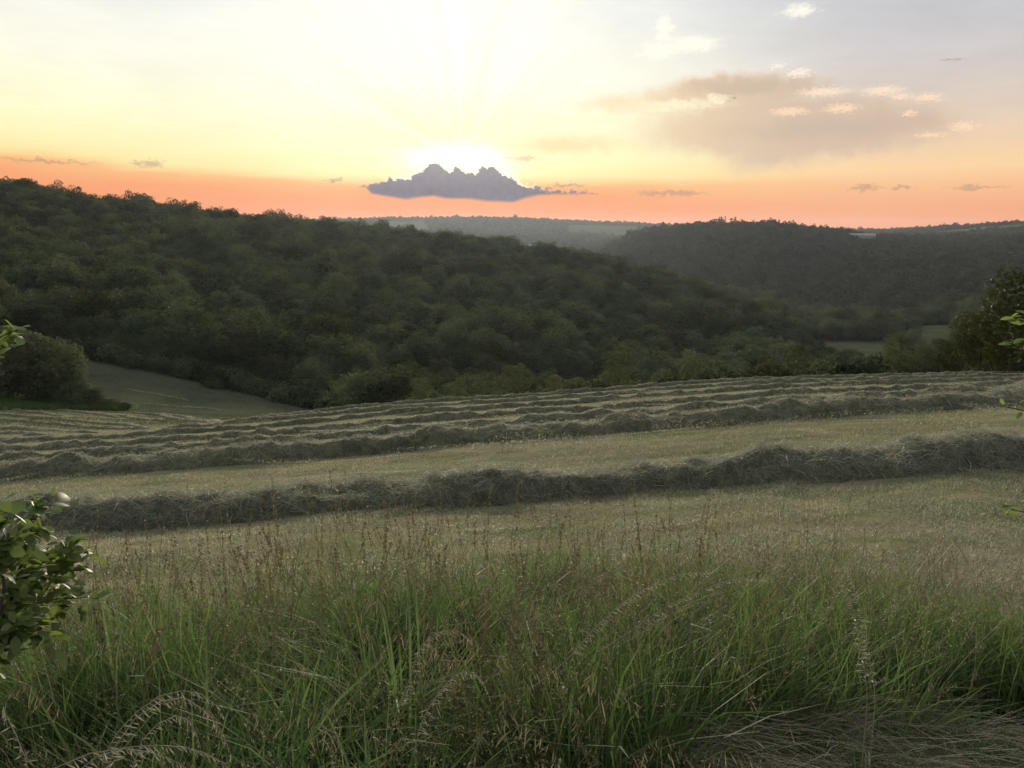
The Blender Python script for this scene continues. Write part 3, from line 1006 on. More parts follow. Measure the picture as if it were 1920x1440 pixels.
# small natural clearings and gaps
gx = cand[:, 1] * np.sin(cand[:, 0]); gy = cand[:, 1] * np.cos(cand[:, 0])
keep &= fbm(gx / 45 + 3, gy / 45, 3) > -0.62
cand = cand[keep]
gx = cand[:, 1] * np.sin(cand[:, 0]); gy = cand[:, 1] * np.cos(cand[:, 0])
gz = ground(gx, gy)
scl = np.clip(rng.lognormal(-0.40, 0.26, len(cand)), 0.42, 1.3) * np.where(cand[:, 1] > 560, cand[:, 2] / 3.8, 1.0) ** 0.35
scl *= 1.0 + 0.28 * fbm(gx / 30, gy / 30, 2)
xq = 960 + F * np.tan(cand[:, 0]) * 0.985
scl *= np.where((cand[:, 1] < 165) & (xq > 660), np.interp(xq, [660, 900, 1150, 1750], [0.95, 0.78, 0.60, 0.58]), 1.0)
scl *= np.where((cand[:, 1] > 165) & (cand[:, 1] < 400) & (xq > 1480) & (xq < 1800), 0.6, 1.0)
# what the photograph can show: running skyline by direction
top = (gz + 9.6 * scl) / cand[:, 1]
bins = np.floor((cand[:, 0] - AZ0) / R(0.16)).astype(int)
srt = np.argsort(cand[:, 1])
hor = np.full(bins.max() + 3, -9.0)
fieldmax = np.array([TAN[np.argmin(np.abs(AZG - (AZ0 + (k + 0.5) * R(0.16))))][(RR < 80) & (RR > 20)].max() for k in range(len(hor))])
hor = np.maximum(hor, fieldmax)
vis = np.zeros(len(cand), bool); show = np.zeros(len(cand))
pend = []
for i in srt:
    k = bins[i]
    h_ = hor[k]
    show[i] = (top[i] - max(h_, gz[i] / cand[i, 1])) * F
    vis[i] = top[i] > h_ - 0.006
    w_ = max(1, int(round(3.2 * scl[i] / cand[i, 1] / R(0.16))))
    t_ = (gz[i] + 7.6 * scl[i]) / cand[i, 1]
    for kk in range(max(0, k - w_), min(len(hor), k + w_ + 1)):
        if hor[kk] < t_:
            hor[kk] = t_
cand, gx, gy, gz, scl, show = cand[vis], gx[vis], gy[vis], gz[vis], scl[vis], show[vis]
ru = cand[:, 1]
xpx = 960 + F * np.tan(cand[:, 0]) * 0.985
inframe = (xpx > -20) & (xpx < 1940)
size = np.where(inframe & (show > 4), np.clip(show, 0, 60) * scl * 1554 * 8 / ru / 60.0, 0)
pick = np.argsort(-size)[:285]
single = np.zeros(len(ru), bool); single[pick] = True
single &= size > 0


def tree(name, crown_me, trunk_me, loc, rz, s, label, cat='tree', group=None, sz=1.0):
    e = obj(name, None, loc=loc)
    e.rotation_euler = (0, 0, rz)
    e.scale = (s, s, s * sz)
    tag(e, label, cat, group)
    obj('trunk', trunk_me, e)
    obj('crown', crown_me, e)
    return e


for i in np.where(single)[0]:
    behind = (ru[i] < 125) and xpx[i] > 640
    pale = rng.random() < (0.4 if behind else 0.18)
    cm_ = pale_crowns[rng.integers(3)] if pale else dark_crowns[rng.integers(3)] if rng.random() < 0.15 else near_crowns[rng.integers(6)]
    where = ('below the left end of the wooded hill' if xpx[i] < 860 else 'below the middle of the wooded hill' if xpx[i] < 1160
             else 'below the end of the wooded spur' if xpx[i] < 1480 else 'below the far meadow' if xpx[i] < 1660 else 'beside the dark clump on the right')
    part_ = ('left third' if xpx[i] < 430 else 'middle' if xpx[i] < 900 else 'right-hand spur')
    lev = 'lower' if ru[i] < 185 else 'middle' if ru[i] < 260 else 'upper'
    if behind and pale:
        lab, grp = 'paler tree just behind the field crest, ' + where, 'paler trees behind the crest ' + where
    elif behind:
        lab, grp = 'dark tree just behind the field crest, ' + where, 'dark trees behind the crest ' + where
    elif xpx[i] < 640 and ru[i] < 160:
        side_ = 'next to the round bushes' if xpx[i] < 260 else 'near the middle of the slope' if xpx[i] < 450 else 'beside the near field'
        lab, grp = 'dark tree at the wood edge above the mown slope, ' + side_, 'wood edge trees ' + side_
    else:
        lab, grp = ('paler' if pale else 'dark') + ' broadleaf tree in the wood, %s slope, %s of the hill' % (lev, part_), ('paler' if pale else 'dark') + ' wood trees on the %s slope, %s' % (lev, part_)
    tree('woodland_tree', cm_, near_trunks[rng.integers(4)], (gx[i], gy[i], gz[i] - 0.2), rng.uniform(0, 6.28), scl[i], lab, 'tree', grp, rng.uniform(0.9, 1.1))

rest = ~single
for nm, var, msk, lab in (('woodland', mid_var, rest & (ru < 640), 'dense dark broadleaf wood covering the near hillsides'),
                          ('distant_woodland', far_var, rest & (ru >= 640), 'far wooded ridges across the valley')):
    k = np.where(msk)[0]
    P = np.stack([gx[k], gy[k], gz[k] - 0.3], axis=1)
    rot = np.zeros((len(k), 3)); rot[:, 2] = rng.uniform(0, 6.28, len(k))
    s3 = np.stack([scl[k], scl[k], scl[k] * rng.uniform(0.85, 1.15, len(k))], axis=1)
    o = scatter(nm, var, P, rot, s3)
    tag(o, lab, 'wood')
print('trees single', int(single.sum()), 'rest', int(rest.sum()))


def at(x, r):
    a = xaz(x)
    X_, Y_ = r * math.sin(a), r * math.cos(a)
    return (X_, Y_, float(ground(X_, Y_)))


# dark trees at the right end of the field
for x, r, h, wd, lab in ((1985, 66, 8.4, 1.1, 'tall dark tree cut off by the right edge of the photo beyond the field'),
                         (1905, 76, 7.0, 1.05, 'big dark tree near the right edge standing over the end of the hay rows'),
                         (1846, 82, 5.6, 1.0, 'dark rounded tree left of the biggest dark tree at the right end of the field'),
                         (1795, 90, 4.2, 0.95, 'lowest dark bushy tree at the left end of the dark clump on the right'),
                         (1880, 98, 7.4, 1.0, 'dark tree standing at the back of the dark clump on the right')):
    s = h / 9.6
    e = tree('dark_tree', dark_crowns[rng.integers(3)], near_trunks[0], at(x, r), rng.uniform(0, 6.28), s * wd * 1.15, lab, 'tree', None)
    e.scale = (s * wd * 1.12, s * wd * 1.12, s)

# bushes in the hollow on the left
bush_crowns = [crown_mesh('crown', M['bush_far'], 3.6, 3.6, 3.2, 70, 120, 0.30, low=-1.0, lumpy=0.32) for _ in range(2)]
bush_trunk = trunk_mesh('trunk', 4.0, 0.12, 2.6)
for x, r, s, lab in ((8, 96, 1.08, 'large round dark bush at the left edge above the lower hay rows'),
                     (88, 95, 0.98, 'round dark bush right beside the largest bush on the left edge'),
                     (132, 92, 0.36, 'middling bush at the right foot of the round bushes on the left'),
                     (165, 91, 0.20, 'low spreading bush in the middle of the low hedge on the left'),
                     (195, 91, 0.15, 'low bush near the right end of the low hedge on the left'),
                     (220, 91, 0.11, 'tiny bush at the very end of the bush row on the left')):
    e = tree('bush', bush_crowns[rng.integers(2)], bush_trunk, at(x, r), rng.uniform(0, 6.28), s, lab, 'bush')
    if s < 0.5:
        e.scale = (s * 1.75, s * 1.75, s * 1.15)

# saplings and low bushes on the brow behind the field
sap = [crown_mesh('crown', M['pale_leaf'], 1.5, 2.2, 2.6, 26, 46, 0.22, low=-0.9, lumpy=0.36) for _ in range(3)]
sap_trunk = trunk_mesh('trunk', 3.4, 0.06, 1.2, n=4)
for x, r, s, lab in ((786, 72, 0.66, 'small pale sapling poking up behind the field crest left of centre'),
                     (966, 78, 1.0, 'pale feathery young tree behind the middle of the field crest'),
                     (858, 70, 0.55, 'low pale bush behind the crest between the sapling and the feathery young tree'),
                     (910, 74, 0.72, 'low bush just left of the feathery young tree behind the crest'),
                     (1040, 76, 0.6, 'low bush just right of the feathery young tree behind the crest'),
                     (1165, 80, 1.15, 'pale upright young tree behind the crest right of centre'),
                     (1300, 84, 0.8, 'low pale bush behind the crest below the spur of the wooded hill'),
                     (1500, 86, 0.95, 'pale bushy young tree behind the crest below the far meadow'),
                     (1690, 92, 1.1, 'pale bushy young tree left of the dark clump on the right'),
                     (1740, 88, 0.75, 'low yellowish bush at the foot of the dark clump on the right')):
    tree('sapling', sap[rng.integers(3)], sap_trunk, at(x, r), rng.uniform(0, 6.28), s, lab, 'young tree')

# ================================================================== far landmarks
# mast on the wooded hill
c = at(1351, 1150)
mast_top = px(1351, 406)[1] * 1150
H = mast_top - c[2]
e = obj('mast', None, loc=c)
tag(e, 'slender lattice mast sticking out of the trees on the far hilltop', 'mast')
mb = MB()
for sx in (-1, 1):
    for sy in (-1, 1):
        tube([(sx * 1.0, sy * 1.0, 0), (sx * 0.45, sy * 0.45, H)], [0.22, 0.16], mb, 5)
obj('leg_frame', mb.mesh('leg_frame', [M['metal']]), e)
mb = MB()
for k in range(8):
    z0, z1 = H * k / 8, H * (k + 1) / 8
    w0 = 1.0 - 0.55 * k / 8
    for s_ in (-1, 1):
        tube([(-w0, s_ * w0, z0), (w0, s_ * w0, z1)], [0.14, 0.14], mb, 4)
        tube([(s_ * w0, -w0, z0), (s_ * w0, w0, z1)], [0.14, 0.14], mb, 4)
obj('bracing', mb.mesh('bracing', [M['metal']]), e)
mb = MB(); bx(mb, -0.9, 0.9, -0.9, 0.9, H, H + 0.6)
obj('platform', mb.mesh('platform', [M['metal']]), e)


def shed(x, y_top, y_eave, r, length, depth, label, turn=0.0):
    a = xaz(x)
    X_, Y_ = r * math.sin(a), r * math.cos(a)
    g0 = float(ground(X_, Y_)) - 0.5
    zt = px(x, y_top)[1] * r - g0
    ze = px(x, y_eave)[1] * r - g0
    ze = max(2.0, ze); zt = max(ze + 0.6, zt)
    e = obj('farm_shed', None, loc=(X_, Y_, g0))
    e.rotation_euler = (0, 0, -a + turn)
    tag(e, label, 'building')
    L, D = length / 2, depth / 2
    mb = MB(); bx(mb, -L, L, -D, D, 0, ze)
    obj('wall', mb.mesh('wall', [M['stone']]), e)
    mb = MB()
    o_ = 0.4
    V = [(-L - o_, -D - o_, ze - 0.1), (L + o_, -D - o_, ze - 0.1), (L + o_, 0, zt), (-L - o_, 0, zt), (L + o_, D + o_, ze - 0.1), (-L - o_, D + o_, ze - 0.1)]
    V += [(x_, y_, z_ + 0.15) for x_, y_, z_ in V]
    Q = [(0, 1, 2, 3), (3, 2, 4, 5), (6, 9, 8, 7), (9, 11, 10, 8), (0, 6, 7, 1), (4, 10, 11, 5), (0, 3, 9, 6), (3, 5, 11, 9), (1, 7, 8, 2), (2, 8, 10, 4)]
    mb.add(V, Q)
    obj('roof', mb.mesh('roof', [M['roof']]), e)
    return e


shed(1000, 458, 461.5, 455, 15, 7, 'long low pale-roofed shed among the trees on the near ridge')
shed(1600, 437.5, 441.5, 1262, 40, 14, 'long pale-roofed shed on the skyline right of the far hill', 0.1)

# row of trees along the far field on the right skyline
ridge_crown = crown_mesh('crown', M['far_leaf'], 3.2, 3.0, 6.6, 16, 22, 1.2, low=-0.6, lumpy=0.42)
ridge_trunk = trunk_mesh('trunk', 6.5, 0.3, 2.2, n=4)
for x in (1738, 1750, 1764, 1775, 1786, 1796, 1811, 1826, 1834, 1842, 1851, 1862, 1874, 1888, 1899, 1911):
    tree('ridge_tree', ridge_crown, ridge_trunk, at(x + rng.uniform(-2, 2), 2590), rng.uniform(0, 6), rng.uniform(0.7, 1.25),
         'tiny tree in the row along the pale field on the right skyline', 'tree', 'tree row on the right skyline', rng.uniform(0.9, 1.2))

# ================================================================== hay windrows
def hay_strands(P0, Nrm, width, lmin, lmax):
    """curling strands lying over a surface with normals Nrm"""
    n = len(P0)
    Nrm = Nrm / (np.linalg.norm(Nrm, axis=1, keepdims=True) + 1e-9)
    d = np.cross(Nrm, rng.normal(size=(n, 3))); d /= np.linalg.norm(d, axis=1, keepdims=True) + 1e-9
    d = d + Nrm * np.where(rng.random(n) < 0.2, rng.normal(0.35, 0.6, n), rng.normal(0.10, 0.28, n))[:, None]
    d /= np.linalg.norm(d, axis=1, keepdims=True)
    L = rng.uniform(lmin, lmax, n)
    sw = np.cross(d, Nrm)
    t = np.linspace(0, 1, 4)
    cv = rng.normal(0, 0.3, n)
    P = (P0 - d * L[:, None] * 0.45)[:, None] + d[:, None] * (L[:, None] * t)[..., None] \
        + sw[:, None] * (cv[:, None] * L[:, None] * t * (1 - t) * 1.8)[..., None] \
        + Nrm[:, None] * (rng.normal(0.03, 0.10, n)[:, None] * L[:, None] * np.sin(t * 3.14))[..., None]
    P[..., 2] -= (L[:, None] * 0.30) * t[None] ** 2 * rng.uniform(0.1, 1.0, n)[:, None]
    mb = MB()
    ribbons(P, width * np.array([0.8, 1, 0.9, 0.4]) * rng.uniform(0.6, 1.4, n)[:, None], np.cross(d, rng.normal(size=(n, 3))),
            np.clip(rng.beta(0.8, 1.5, n), 0, 1), mb)
    return mb.mesh('loose_hay', [M['hay']])


def windrow(pts, h, w, ds, ntuft, width, lmax, label, seed, group=None, rmin=4.0):
    W_ = np.array([hit(x, y, rmin) for x, y in pts])[:, :2]
    # smooth path resampled by length
    seg = np.concatenate([[0], np.cumsum(np.linalg.norm(np.diff(W_, axis=0), axis=1))])
    n = max(8, int(seg[-1] / ds))
    s = np.linspace(0, seg[-1], n)
    path = np.stack([np.interp(s, seg, W_[:, 0]), np.interp(s, seg, W_[:, 1])], axis=1)
    k = max(3, int(2.0 / ds)) | 1
    ker_ = np.hanning(k + 2)[1:-1]; ker_ /= ker_.sum()
    pp = np.vstack([np.repeat(path[:1], k // 2, 0), path, np.repeat(path[-1:], k // 2, 0)])
    path = np.stack([np.convolve(pp[:, j], ker_, 'valid') for j in (0, 1)], axis=1)
    tan_ = np.gradient(path, axis=0); tan_ /= np.linalg.norm(tan_, axis=1, keepdims=True) + 1e-9
    nor = np.stack([-tan_[:, 1], tan_[:, 0]], axis=1)
    nor *= np.sign((nor * path).sum(1))[:, None]           # pointing away from the camera
    hh = h * (1.0 + 0.32 * fbm(s * 0.55 + seed * 9.1, np.full(n, seed * 3.3), 3) + 0.3 * vnoise(s * 2.2, np.full(n, seed + 0.5)))
    ww = w * (1.0 + 0.5 * fbm(s * 0.4 + 40 + seed, np.full(n, seed * 1.7), 3))
    ends = np.clip(np.minimum(s, seg[-1] - s) / (w * 1.2), 0, 1) ** 0.5
    hh = np.clip(hh, 0.55 * h, 2 * h) * ends; ww = np.clip(ww, 0.5 * w, 1.7 * w) * (0.4 + 0.6 * ends)
    off = 0.22 * w * fbm(s * 0.5, np.full(n, seed + 77.0), 3)
    mcol = 15
    u = np.linspace(-1, 1, mcol)
    prof_ = np.clip(1 - np.abs(u) ** 2.3, 0, 1) ** 0.8
    cx = path + nor * (w * 0.5 + off)[:, None]
    XY = cx[:, None, :] + nor[:, None, :] * (u[None, :, None] * ww[:, None, None] * 0.5)
    gz_ = ground(XY[..., 0], XY[..., 1])
    lump = 1.08 - 0.6 * np.abs(fbm(XY[..., 0] * 1.5 + seed, XY[..., 1] * 1.5, 3)) + 0.35 * fbm(XY[..., 0] * 4.0 + seed, XY[..., 1] * 4.0, 3)
    Z_ = gz_ + prof_[None] * hh[:, None] * lump - 0.03
    V = np.concatenate([XY, Z_[..., None]], axis=-1)
    V[..., :2] += 0.05 * h * rng.normal(size=V[..., :2].shape)
    vid_ = np.arange(n * mcol).reshape(n, mcol)
    Q = np.stack([vid_[:-1, :-1], vid_[1:, :-1], vid_[1:, 1:], vid_[:-1, 1:]], axis=-1).reshape(-1, 4)
    o = obj('hay_windrow', mk_mesh('hay_windrow', V.reshape(-1, 3), Q, [M['hay_core']], smooth=True))
    tag(o, label, 'hay row', group)
    if ntuft:
        i = rng.integers(0, n - 1, ntuft); j = rng.integers(0, mcol - 1, ntuft)
        a = rng.random(ntuft)[:, None]; c_ = rng.random(ntuft)[:, None]
        P = V[i, j] * (1 - a) * (1 - c_) + V[i + 1, j] * a * (1 - c_) + V[i, j + 1] * (1 - a) * c_ + V[i + 1, j + 1] * a * c_
        nn = np.cross(V[i + 1, j] - V[i, j], V[i, j + 1] - V[i, j])
        nn *= np.sign(nn[:, 2:3])
        nn[:, 2] += 0.15 * np.linalg.norm(nn, axis=1)
        l_ = obj('loose_hay', hay_strands(P + rng.normal(0, 0.012, P.shape), nn, width, lmax * 0.4, lmax), o)
        l_['kind'] = 'stuff'
    return o


windrow([(-330, 1016), (-150, 1010), (0, 1005), (200, 1000), (400, 986), (600, 966), (800, 953), (960, 946), (1100, 935), (1300, 919), (1500, 905), (1700, 893), (1920, 882), (2100, 872), (2300, 864)],
        0.32, 1.15, 0.08, 54000, 0.0048, 0.38, 'nearest and tallest row of raked hay crossing the whole field', 1)
windrow([(-250, 915), (0, 905), (240, 889), (480, 868), (720, 851), (960, 829), (1200, 810), (1440, 790), (1680, 775), (1920, 762), (2150, 752)],
        0.36, 1.1, 0.15, 30000, 0.007, 0.40, 'second row of raked hay counting from the camera', 2)
rows = [
    ([(-250, 882), (0, 872), (200, 858), (500, 836), (720, 815), (960, 798), (1160, 783), (1410, 762), (1660, 748), (1910, 738), (2150, 732)], 'third row of raked hay counting from the camera'),
    ([(-250, 858), (0, 850), (200, 839), (500, 818), (720, 798), (960, 781), (1200, 764), (1440, 745), (1680, 735), (1920, 727), (2100, 722)], 'fourth row of raked hay counting from the camera'),
    ([(-200, 840), (0, 834), (200, 824), (400, 810), (560, 797), (720, 780), (960, 766), (1200, 748), (1440, 730), (1680, 722), (1920, 716), (2080, 712)], 'fifth row of raked hay counting from the camera'),
    ([(300, 808), (420, 798), (560, 785), (720, 770), (960, 755), (1200, 737), (1440, 720), (1680, 713), (1920, 708), (2080, 706)], 'sixth row of raked hay, last but one before the field crest'),
    ([(470, 787), (600, 775), (720, 762), (960, 747), (1200, 728), (1440, 713), (1680, 706), (1920, 703), (2080, 702)], 'farthest row of raked hay running along the crest of the field'),
]
for k, (pts, lab) in enumerate(rows):
    windrow(pts, 0.28, 0.85, 0.2, 15000, 0.010, 0.30, lab, 3 + k)
hollow = [
    ([(-120, 757), (5, 768), (60, 775), (110, 780)], 'highest short hay row in the left hollow below the bushes'),
    ([(-120, 768), (0, 779), (130, 790), (255, 800)], 'second long hay row from the top in the left hollow'),
    ([(-120, 779), (0, 789), (100, 797), (270, 806)], 'third long hay row from the top in the left hollow'),
    ([(-120, 798), (0, 806), (75, 809), (165, 813)], 'fourth hay row from the top in the left hollow'),
    ([(-120, 810), (0, 816), (60, 819), (120, 822)], 'lowest hay row in the left hollow, next to the near field rows'),
    ([(92, 769), (150, 774), (215, 783)], 'thin hay row under the low bush in the left hollow'),
    ([(168, 776), (230, 782), (300, 791)], 'thin hay row right of the low bush in the left hollow'),
    ([(235, 774), (300, 780), (350, 790), (395, 793)], 'thin hay row running into the middle of the left hollow'),
    ([(288, 776), (340, 782), (400, 790)], 'rightmost thin hay row in the left hollow'),
]
hollow += [
    ([(226, 729), (290, 741), (352, 752)], 'single thin dark hay line on the slope right of the low bush'),
    ([(250, 757), (330, 764), (420, 770)], 'faint lower hay line at the foot of the left slope'),
]
for k, (pts, lab) in enumerate(hollow):
    windrow(pts, 0.20, 0.85, 0.25, 500 if k < 9 else 0, 0.016, 0.26, lab, 20 + k, rmin=45.0)

# ================================================================== stubble and grass
def disc(n, rad):
    a_ = rng.uniform(0, 2 * math.pi, n); q_ = rad * np.sqrt(rng.random(n))
    return np.stack([q_ * np.cos(a_), q_ * np.sin(a_), np.zeros(n)], axis=1)


def realise(name, meshes, P, rot, scl):
    """copies of small meshes merged into one real mesh"""
    src = []
    for m in meshes:
        v = np.empty(len(m.vertices) * 3, np.float32); m.vertices.foreach_get('co', v)
        q = np.empty(len(m.polygons) * 4, np.int32); m.loops.foreach_get('vertex_index', q)
        t = np.empty(len(m.vertices), np.float32); m.attributes['tint'].data.foreach_get('value', t)
        mi = np.empty(len(m.polygons), np.int32); m.polygons.foreach_get('material_index', mi)
        src.append((v.reshape(-1, 3), q.reshape(-1, 4), t, mi))
    Vs, Qs, Ts, Ms, n0 = [], [], [], [], 0
    for i in range(len(P)):
        v, q, t, mi = src[rng.integers(len(src))]
        rm_ = np.array(Euler(rot[i]).to_matrix())
        Vs.append((v * scl[i]) @ rm_.T + P[i]); Qs.append(q + n0); Ts.append(t); Ms.append(mi)
        n0 += len(v)
    me = mk_mesh(name, np.vstack(Vs), np.vstack(Qs), list(meshes[0].materials), np.concatenate(Ts), matidx=np.concatenate(Ms))
    o = obj(name, me)
    o['kind'] = 'stuff'
    return o


def blades(n, rad, lmin, lmax, width, lean, droop, tint, seg=5, mats=('grass',), mb=None):
    own = mb is None
    mb = MB() if own else mb
    az_ = rng.uniform(0, 2 * math.pi, n)
    L = rng.uniform(lmin, lmax, n)
    ln = np.abs(rng.normal(0, lean, n))
    p0 = disc(n, rad)
    out_ = np.stack([np.cos(az_), np.sin(az_), np.zeros(n)], axis=1)
    t = np.linspace(0, 1, seg)
    dr = rng.uniform(0.2, 1.0, n) * droop
    hor_ = (np.sin(ln)[:, None] * t + dr[:, None] * t ** 2.2) * L[:, None]
    ver_ = (np.cos(ln)[:, None] * t - 0.55 * dr[:, None] * t ** 2.6) * L[:, None]
    P = p0[:, None] + out_[:, None] * hor_[..., None]
    P[..., 2] += ver_
    side = np.stack([-np.sin(az_), np.cos(az_), np.zeros(n)], axis=1) + rng.normal(0, 0.35, (n, 3))
    Wd = width * rng.uniform(0.6, 1.4, n)[:, None] * np.array([0.75, 1, 0.95, 0.7, 0.12])[None, :seg] if seg == 5 else width * np.ones((n, seg))
    ribbons(P, Wd, side, tint(n), mb)
    return mb.mesh('blade_tuft', [M[m] for m in mats]) if own else mb


stub_var = variants('stubble', [blades(1500, 0.62, 0.015, 0.048, 0.0050, 0.9, 0.5, lambda n: rng.beta(1.1, 1.2, n), 5, ('stub',)) for _ in range(9)])
stub_far = variants('stubble_far', [blades(1700, 1.75, 0.02, 0.05, 0.009, 0.9, 0.5, lambda n: rng.beta(1.3, 1.2, n), 5, ('stub',)) for _ in range(6)])



def polar_points(n, r0, r1, a0=-41, a1=41, power=1.0):
    a = rng.uniform(R(a0), R(a1), n)
    u = rng.random(n)
    r = r0 * (r1 / r0) ** u if power == 0 else (r0 ** power + (r1 ** power - r0 ** power) * u) ** (1 / power)
    return a, r


def put(a, r, dz=0.0):
    x = r * np.sin(a); y = r * np.cos(a)
    return np.stack([x, y, ground(x, y) + dz], axis=1)


def grid_points(sp, r0, r1, a0=-43, a1=43):
    """jittered places about sp apart"""
    A_, R_ = [], []
    q = r0
    while q < r1:
        m = max(1, int(R(a1 - a0) * q / sp))
        A_.append(R(a0) + (np.arange(m) + rng.random(m)) * R(a1 - a0) / m)
        R_.append(q + rng.uniform(-0.5, 0.5, m) * sp)
        q += sp
    return np.concatenate(A_), np.concatenate(R_)


def lay(P, tilt=0.03):
    """random turn, tilted to the slope of the ground"""
    d = 0.3
    gx_ = (ground(P[:, 0] + d, P[:, 1]) - ground(P[:, 0] - d, P[:, 1])) / (2 * d)
    gy_ = (ground(P[:, 0], P[:, 1] + d) - ground(P[:, 0], P[:, 1] - d)) / (2 * d)
    rot = np.zeros((len(P), 3))
    for q in range(len(P)):
        v_ = Vector((-gx_[q] + rng.normal(0, tilt), -gy_[q] + rng.normal(0, tilt), 1)).normalized()
        rot[q] = (v_.to_track_quat('Z', 'Y').to_matrix() @ Matrix.Rotation(rng.uniform(0, 6.28), 3, 'Z')).to_euler()
    return rot


def spin(n, tilt=0.1):
    rot = rng.normal(0, tilt, (n, 3)); rot[:, 2] = rng.uniform(0, 6.28, n)
    return rot


a, r = grid_points(0.60, 3.9, 15.5)
k = r > verge_r(a) - 0.6
a, r = a[k], r[k]
P = put(a, r, -0.005)
o = scatter('stubble', stub_var, P, lay(P), np.stack([np.ones(len(a)), np.ones(len(a)), rng.uniform(0.6, 1.35, len(a))], axis=1))
tag(o, 'short straw-coloured stubble left on the mown field', 'stubble')
a, r = grid_points(1.7, 15, 52)
P = put(a, r, -0.01)
o = scatter('distant_stubble', stub_far, P, lay(P), rng.uniform(0.8, 1.3, len(a)))
tag(o, 'mown stubble between the farther hay rows', 'stubble')

# thin regrowth on the mown slope beyond the hollow
a, r = grid_points(3.4, 54, 142, -42, -11)
k = r < edge_r(a) - 1
P = put(a[k], r[k], -0.02)
slope_var = variants('slope_grass', [blades(700, 1.75, 0.03, 0.075, 0.016, 0.85, 0.5, lambda n: rng.beta(1.2, 1.4, n), 5, ('slope',)) for _ in range(4)])
o = scatter('slope_regrowth', slope_var, P, lay(P), rng.uniform(1.3, 2.4, len(P)))
tag(o, 'thin mown grass on the slope below the wood at left', 'grass')

# undergrowth that closes the foot of the wood
under = variants('undergrowth', [crown_mesh('undergrowth', M[k_], 1.9, 1.5, 1.1, 16, 40, 0.34, low=-0.6, lumpy=0.42) for k_ in ('wood_leaf', 'dark_leaf', 'wood_leaf', 'pale_leaf')])
aa = rng.uniform(R(-40), R(38), 900)
rr_ = edge_r(aa) + rng.normal(2.0, 2.2, 900)
k = (aa < R(-10)) | (rng.random(900) < 0.35)
P = put(aa[k], rr_[k], -0.2)
o = scatter('undergrowth', under, P, spin(len(P), 0.05), rng.uniform(0.5, 1.3, len(P)))
tag(o, 'tangled undergrowth along the foot of the wood', 'undergrowth')

# tall meadow grass of the verge
small_tuft = variants('small_tuft', [blades(40, 0.05, 0.24, 0.60, 0.006, 0.25, 0.5, lambda n: rng.beta(1.2, 1.6, n), 5, ('grass',)) for _ in range(5)])


def airy(mb, n, hmin, hmax, lean, rad=0.05):
    """fine stems with loose, airy heads"""
    az_ = rng.uniform(0, 6.28, n); L = rng.uniform(hmin, hmax, n); ln = np.abs(rng.normal(0, lean, n))
    p0 = disc(n, rad)
    out_ = np.stack([np.cos(az_), np.sin(az_), np.zeros(n)], axis=1)
    t = np.linspace(0, 1, 6)
    P = p0[:, None] + out_[:, None] * (L[:, None] * (np.sin(ln)[:, None] * t + 0.16 * t ** 3))[..., None]
    P[..., 2] += L[:, None] * (np.cos(ln)[:, None] * t - 0.06 * t ** 3)
    ribbons(P, np.full((n, 6), 0.0017), np.cross(out_, rng.normal(size=(n, 3))), rng.uniform(0.0, 0.5, n), mb, 1)
    hd, tt_ = [], []
    for i in range(n):
        m = 18
        u = rng.uniform(0.74, 1.0, m)
        c_ = np.stack([np.interp(u, t, P[i, :, q]) for q in range(3)], axis=1)
        sp = 0.020 * (1.05 - u)[:, None] * 3.2
        hd.append(c_ + rng.normal(size=(m, 3)) * np.clip(sp, 0.004, 0.02)); tt_.append(np.full(m, rng.uniform(0.15, 1.0)))
    hd = np.vstack(hd); tt_ = np.concatenate(tt_)
    leaf_quads(mb, hd, rng.normal(size=hd.shape), rng.uniform(0.005, 0.012, len(hd)), tt_, 2, 0.35)


def spikes(n, hmin, hmax):
    """stiff brown stalks with narrow spikes"""
    mb = MB()
    rad = 0.06
    az_ = rng.uniform(0, 6.28, n); L = rng.uniform(hmin, hmax, n); ln = np.abs(rng.normal(0, 0.16, n))
    p0 = np.zeros((n, 3)); p0[:, :2] = rng.normal(0, rad, (n, 2))
    d = np.stack([np.cos(az_) * np.sin(ln), np.sin(az_) * np.sin(ln), np.cos(ln)], axis=1)
    t = np.linspace(0, 1, 4)
    bend = np.cross(d, rng.normal(size=(n, 3))) * 0.05
    P = p0[:, None] + d[:, None] * (L[:, None] * t)[..., None] + bend[:, None] * (L[:, None] * t * t)[..., None]
    ribbons(P, np.full((n, 4), 0.0024) * np.array([1.2, 1, 0.8, 0.6]), np.cross(d, rng.normal(size=(n, 3))), rng.uniform(0.3, 0.9, n), mb, 0)
    hd, nn = [], []
    for i in range(n):
        m = 34
        u = rng.uniform(rng.uniform(0.72, 0.84), 1.0, m)
        c_ = np.stack([np.interp(u, t, P[i, :, q]) for q in range(3)], axis=1)
        hd.append(c_ + rng.normal(0, 0.0028, (m, 3)))
    hd = np.vstack(hd)
    leaf_quads(mb, hd, rng.normal(size=hd.shape), rng.uniform(0.007, 0.015, len(hd)), rng.uniform(0.4, 1.0, len(hd)), 0, 0.4)
    return mb.mesh('spike_grass', [M['stalk']])


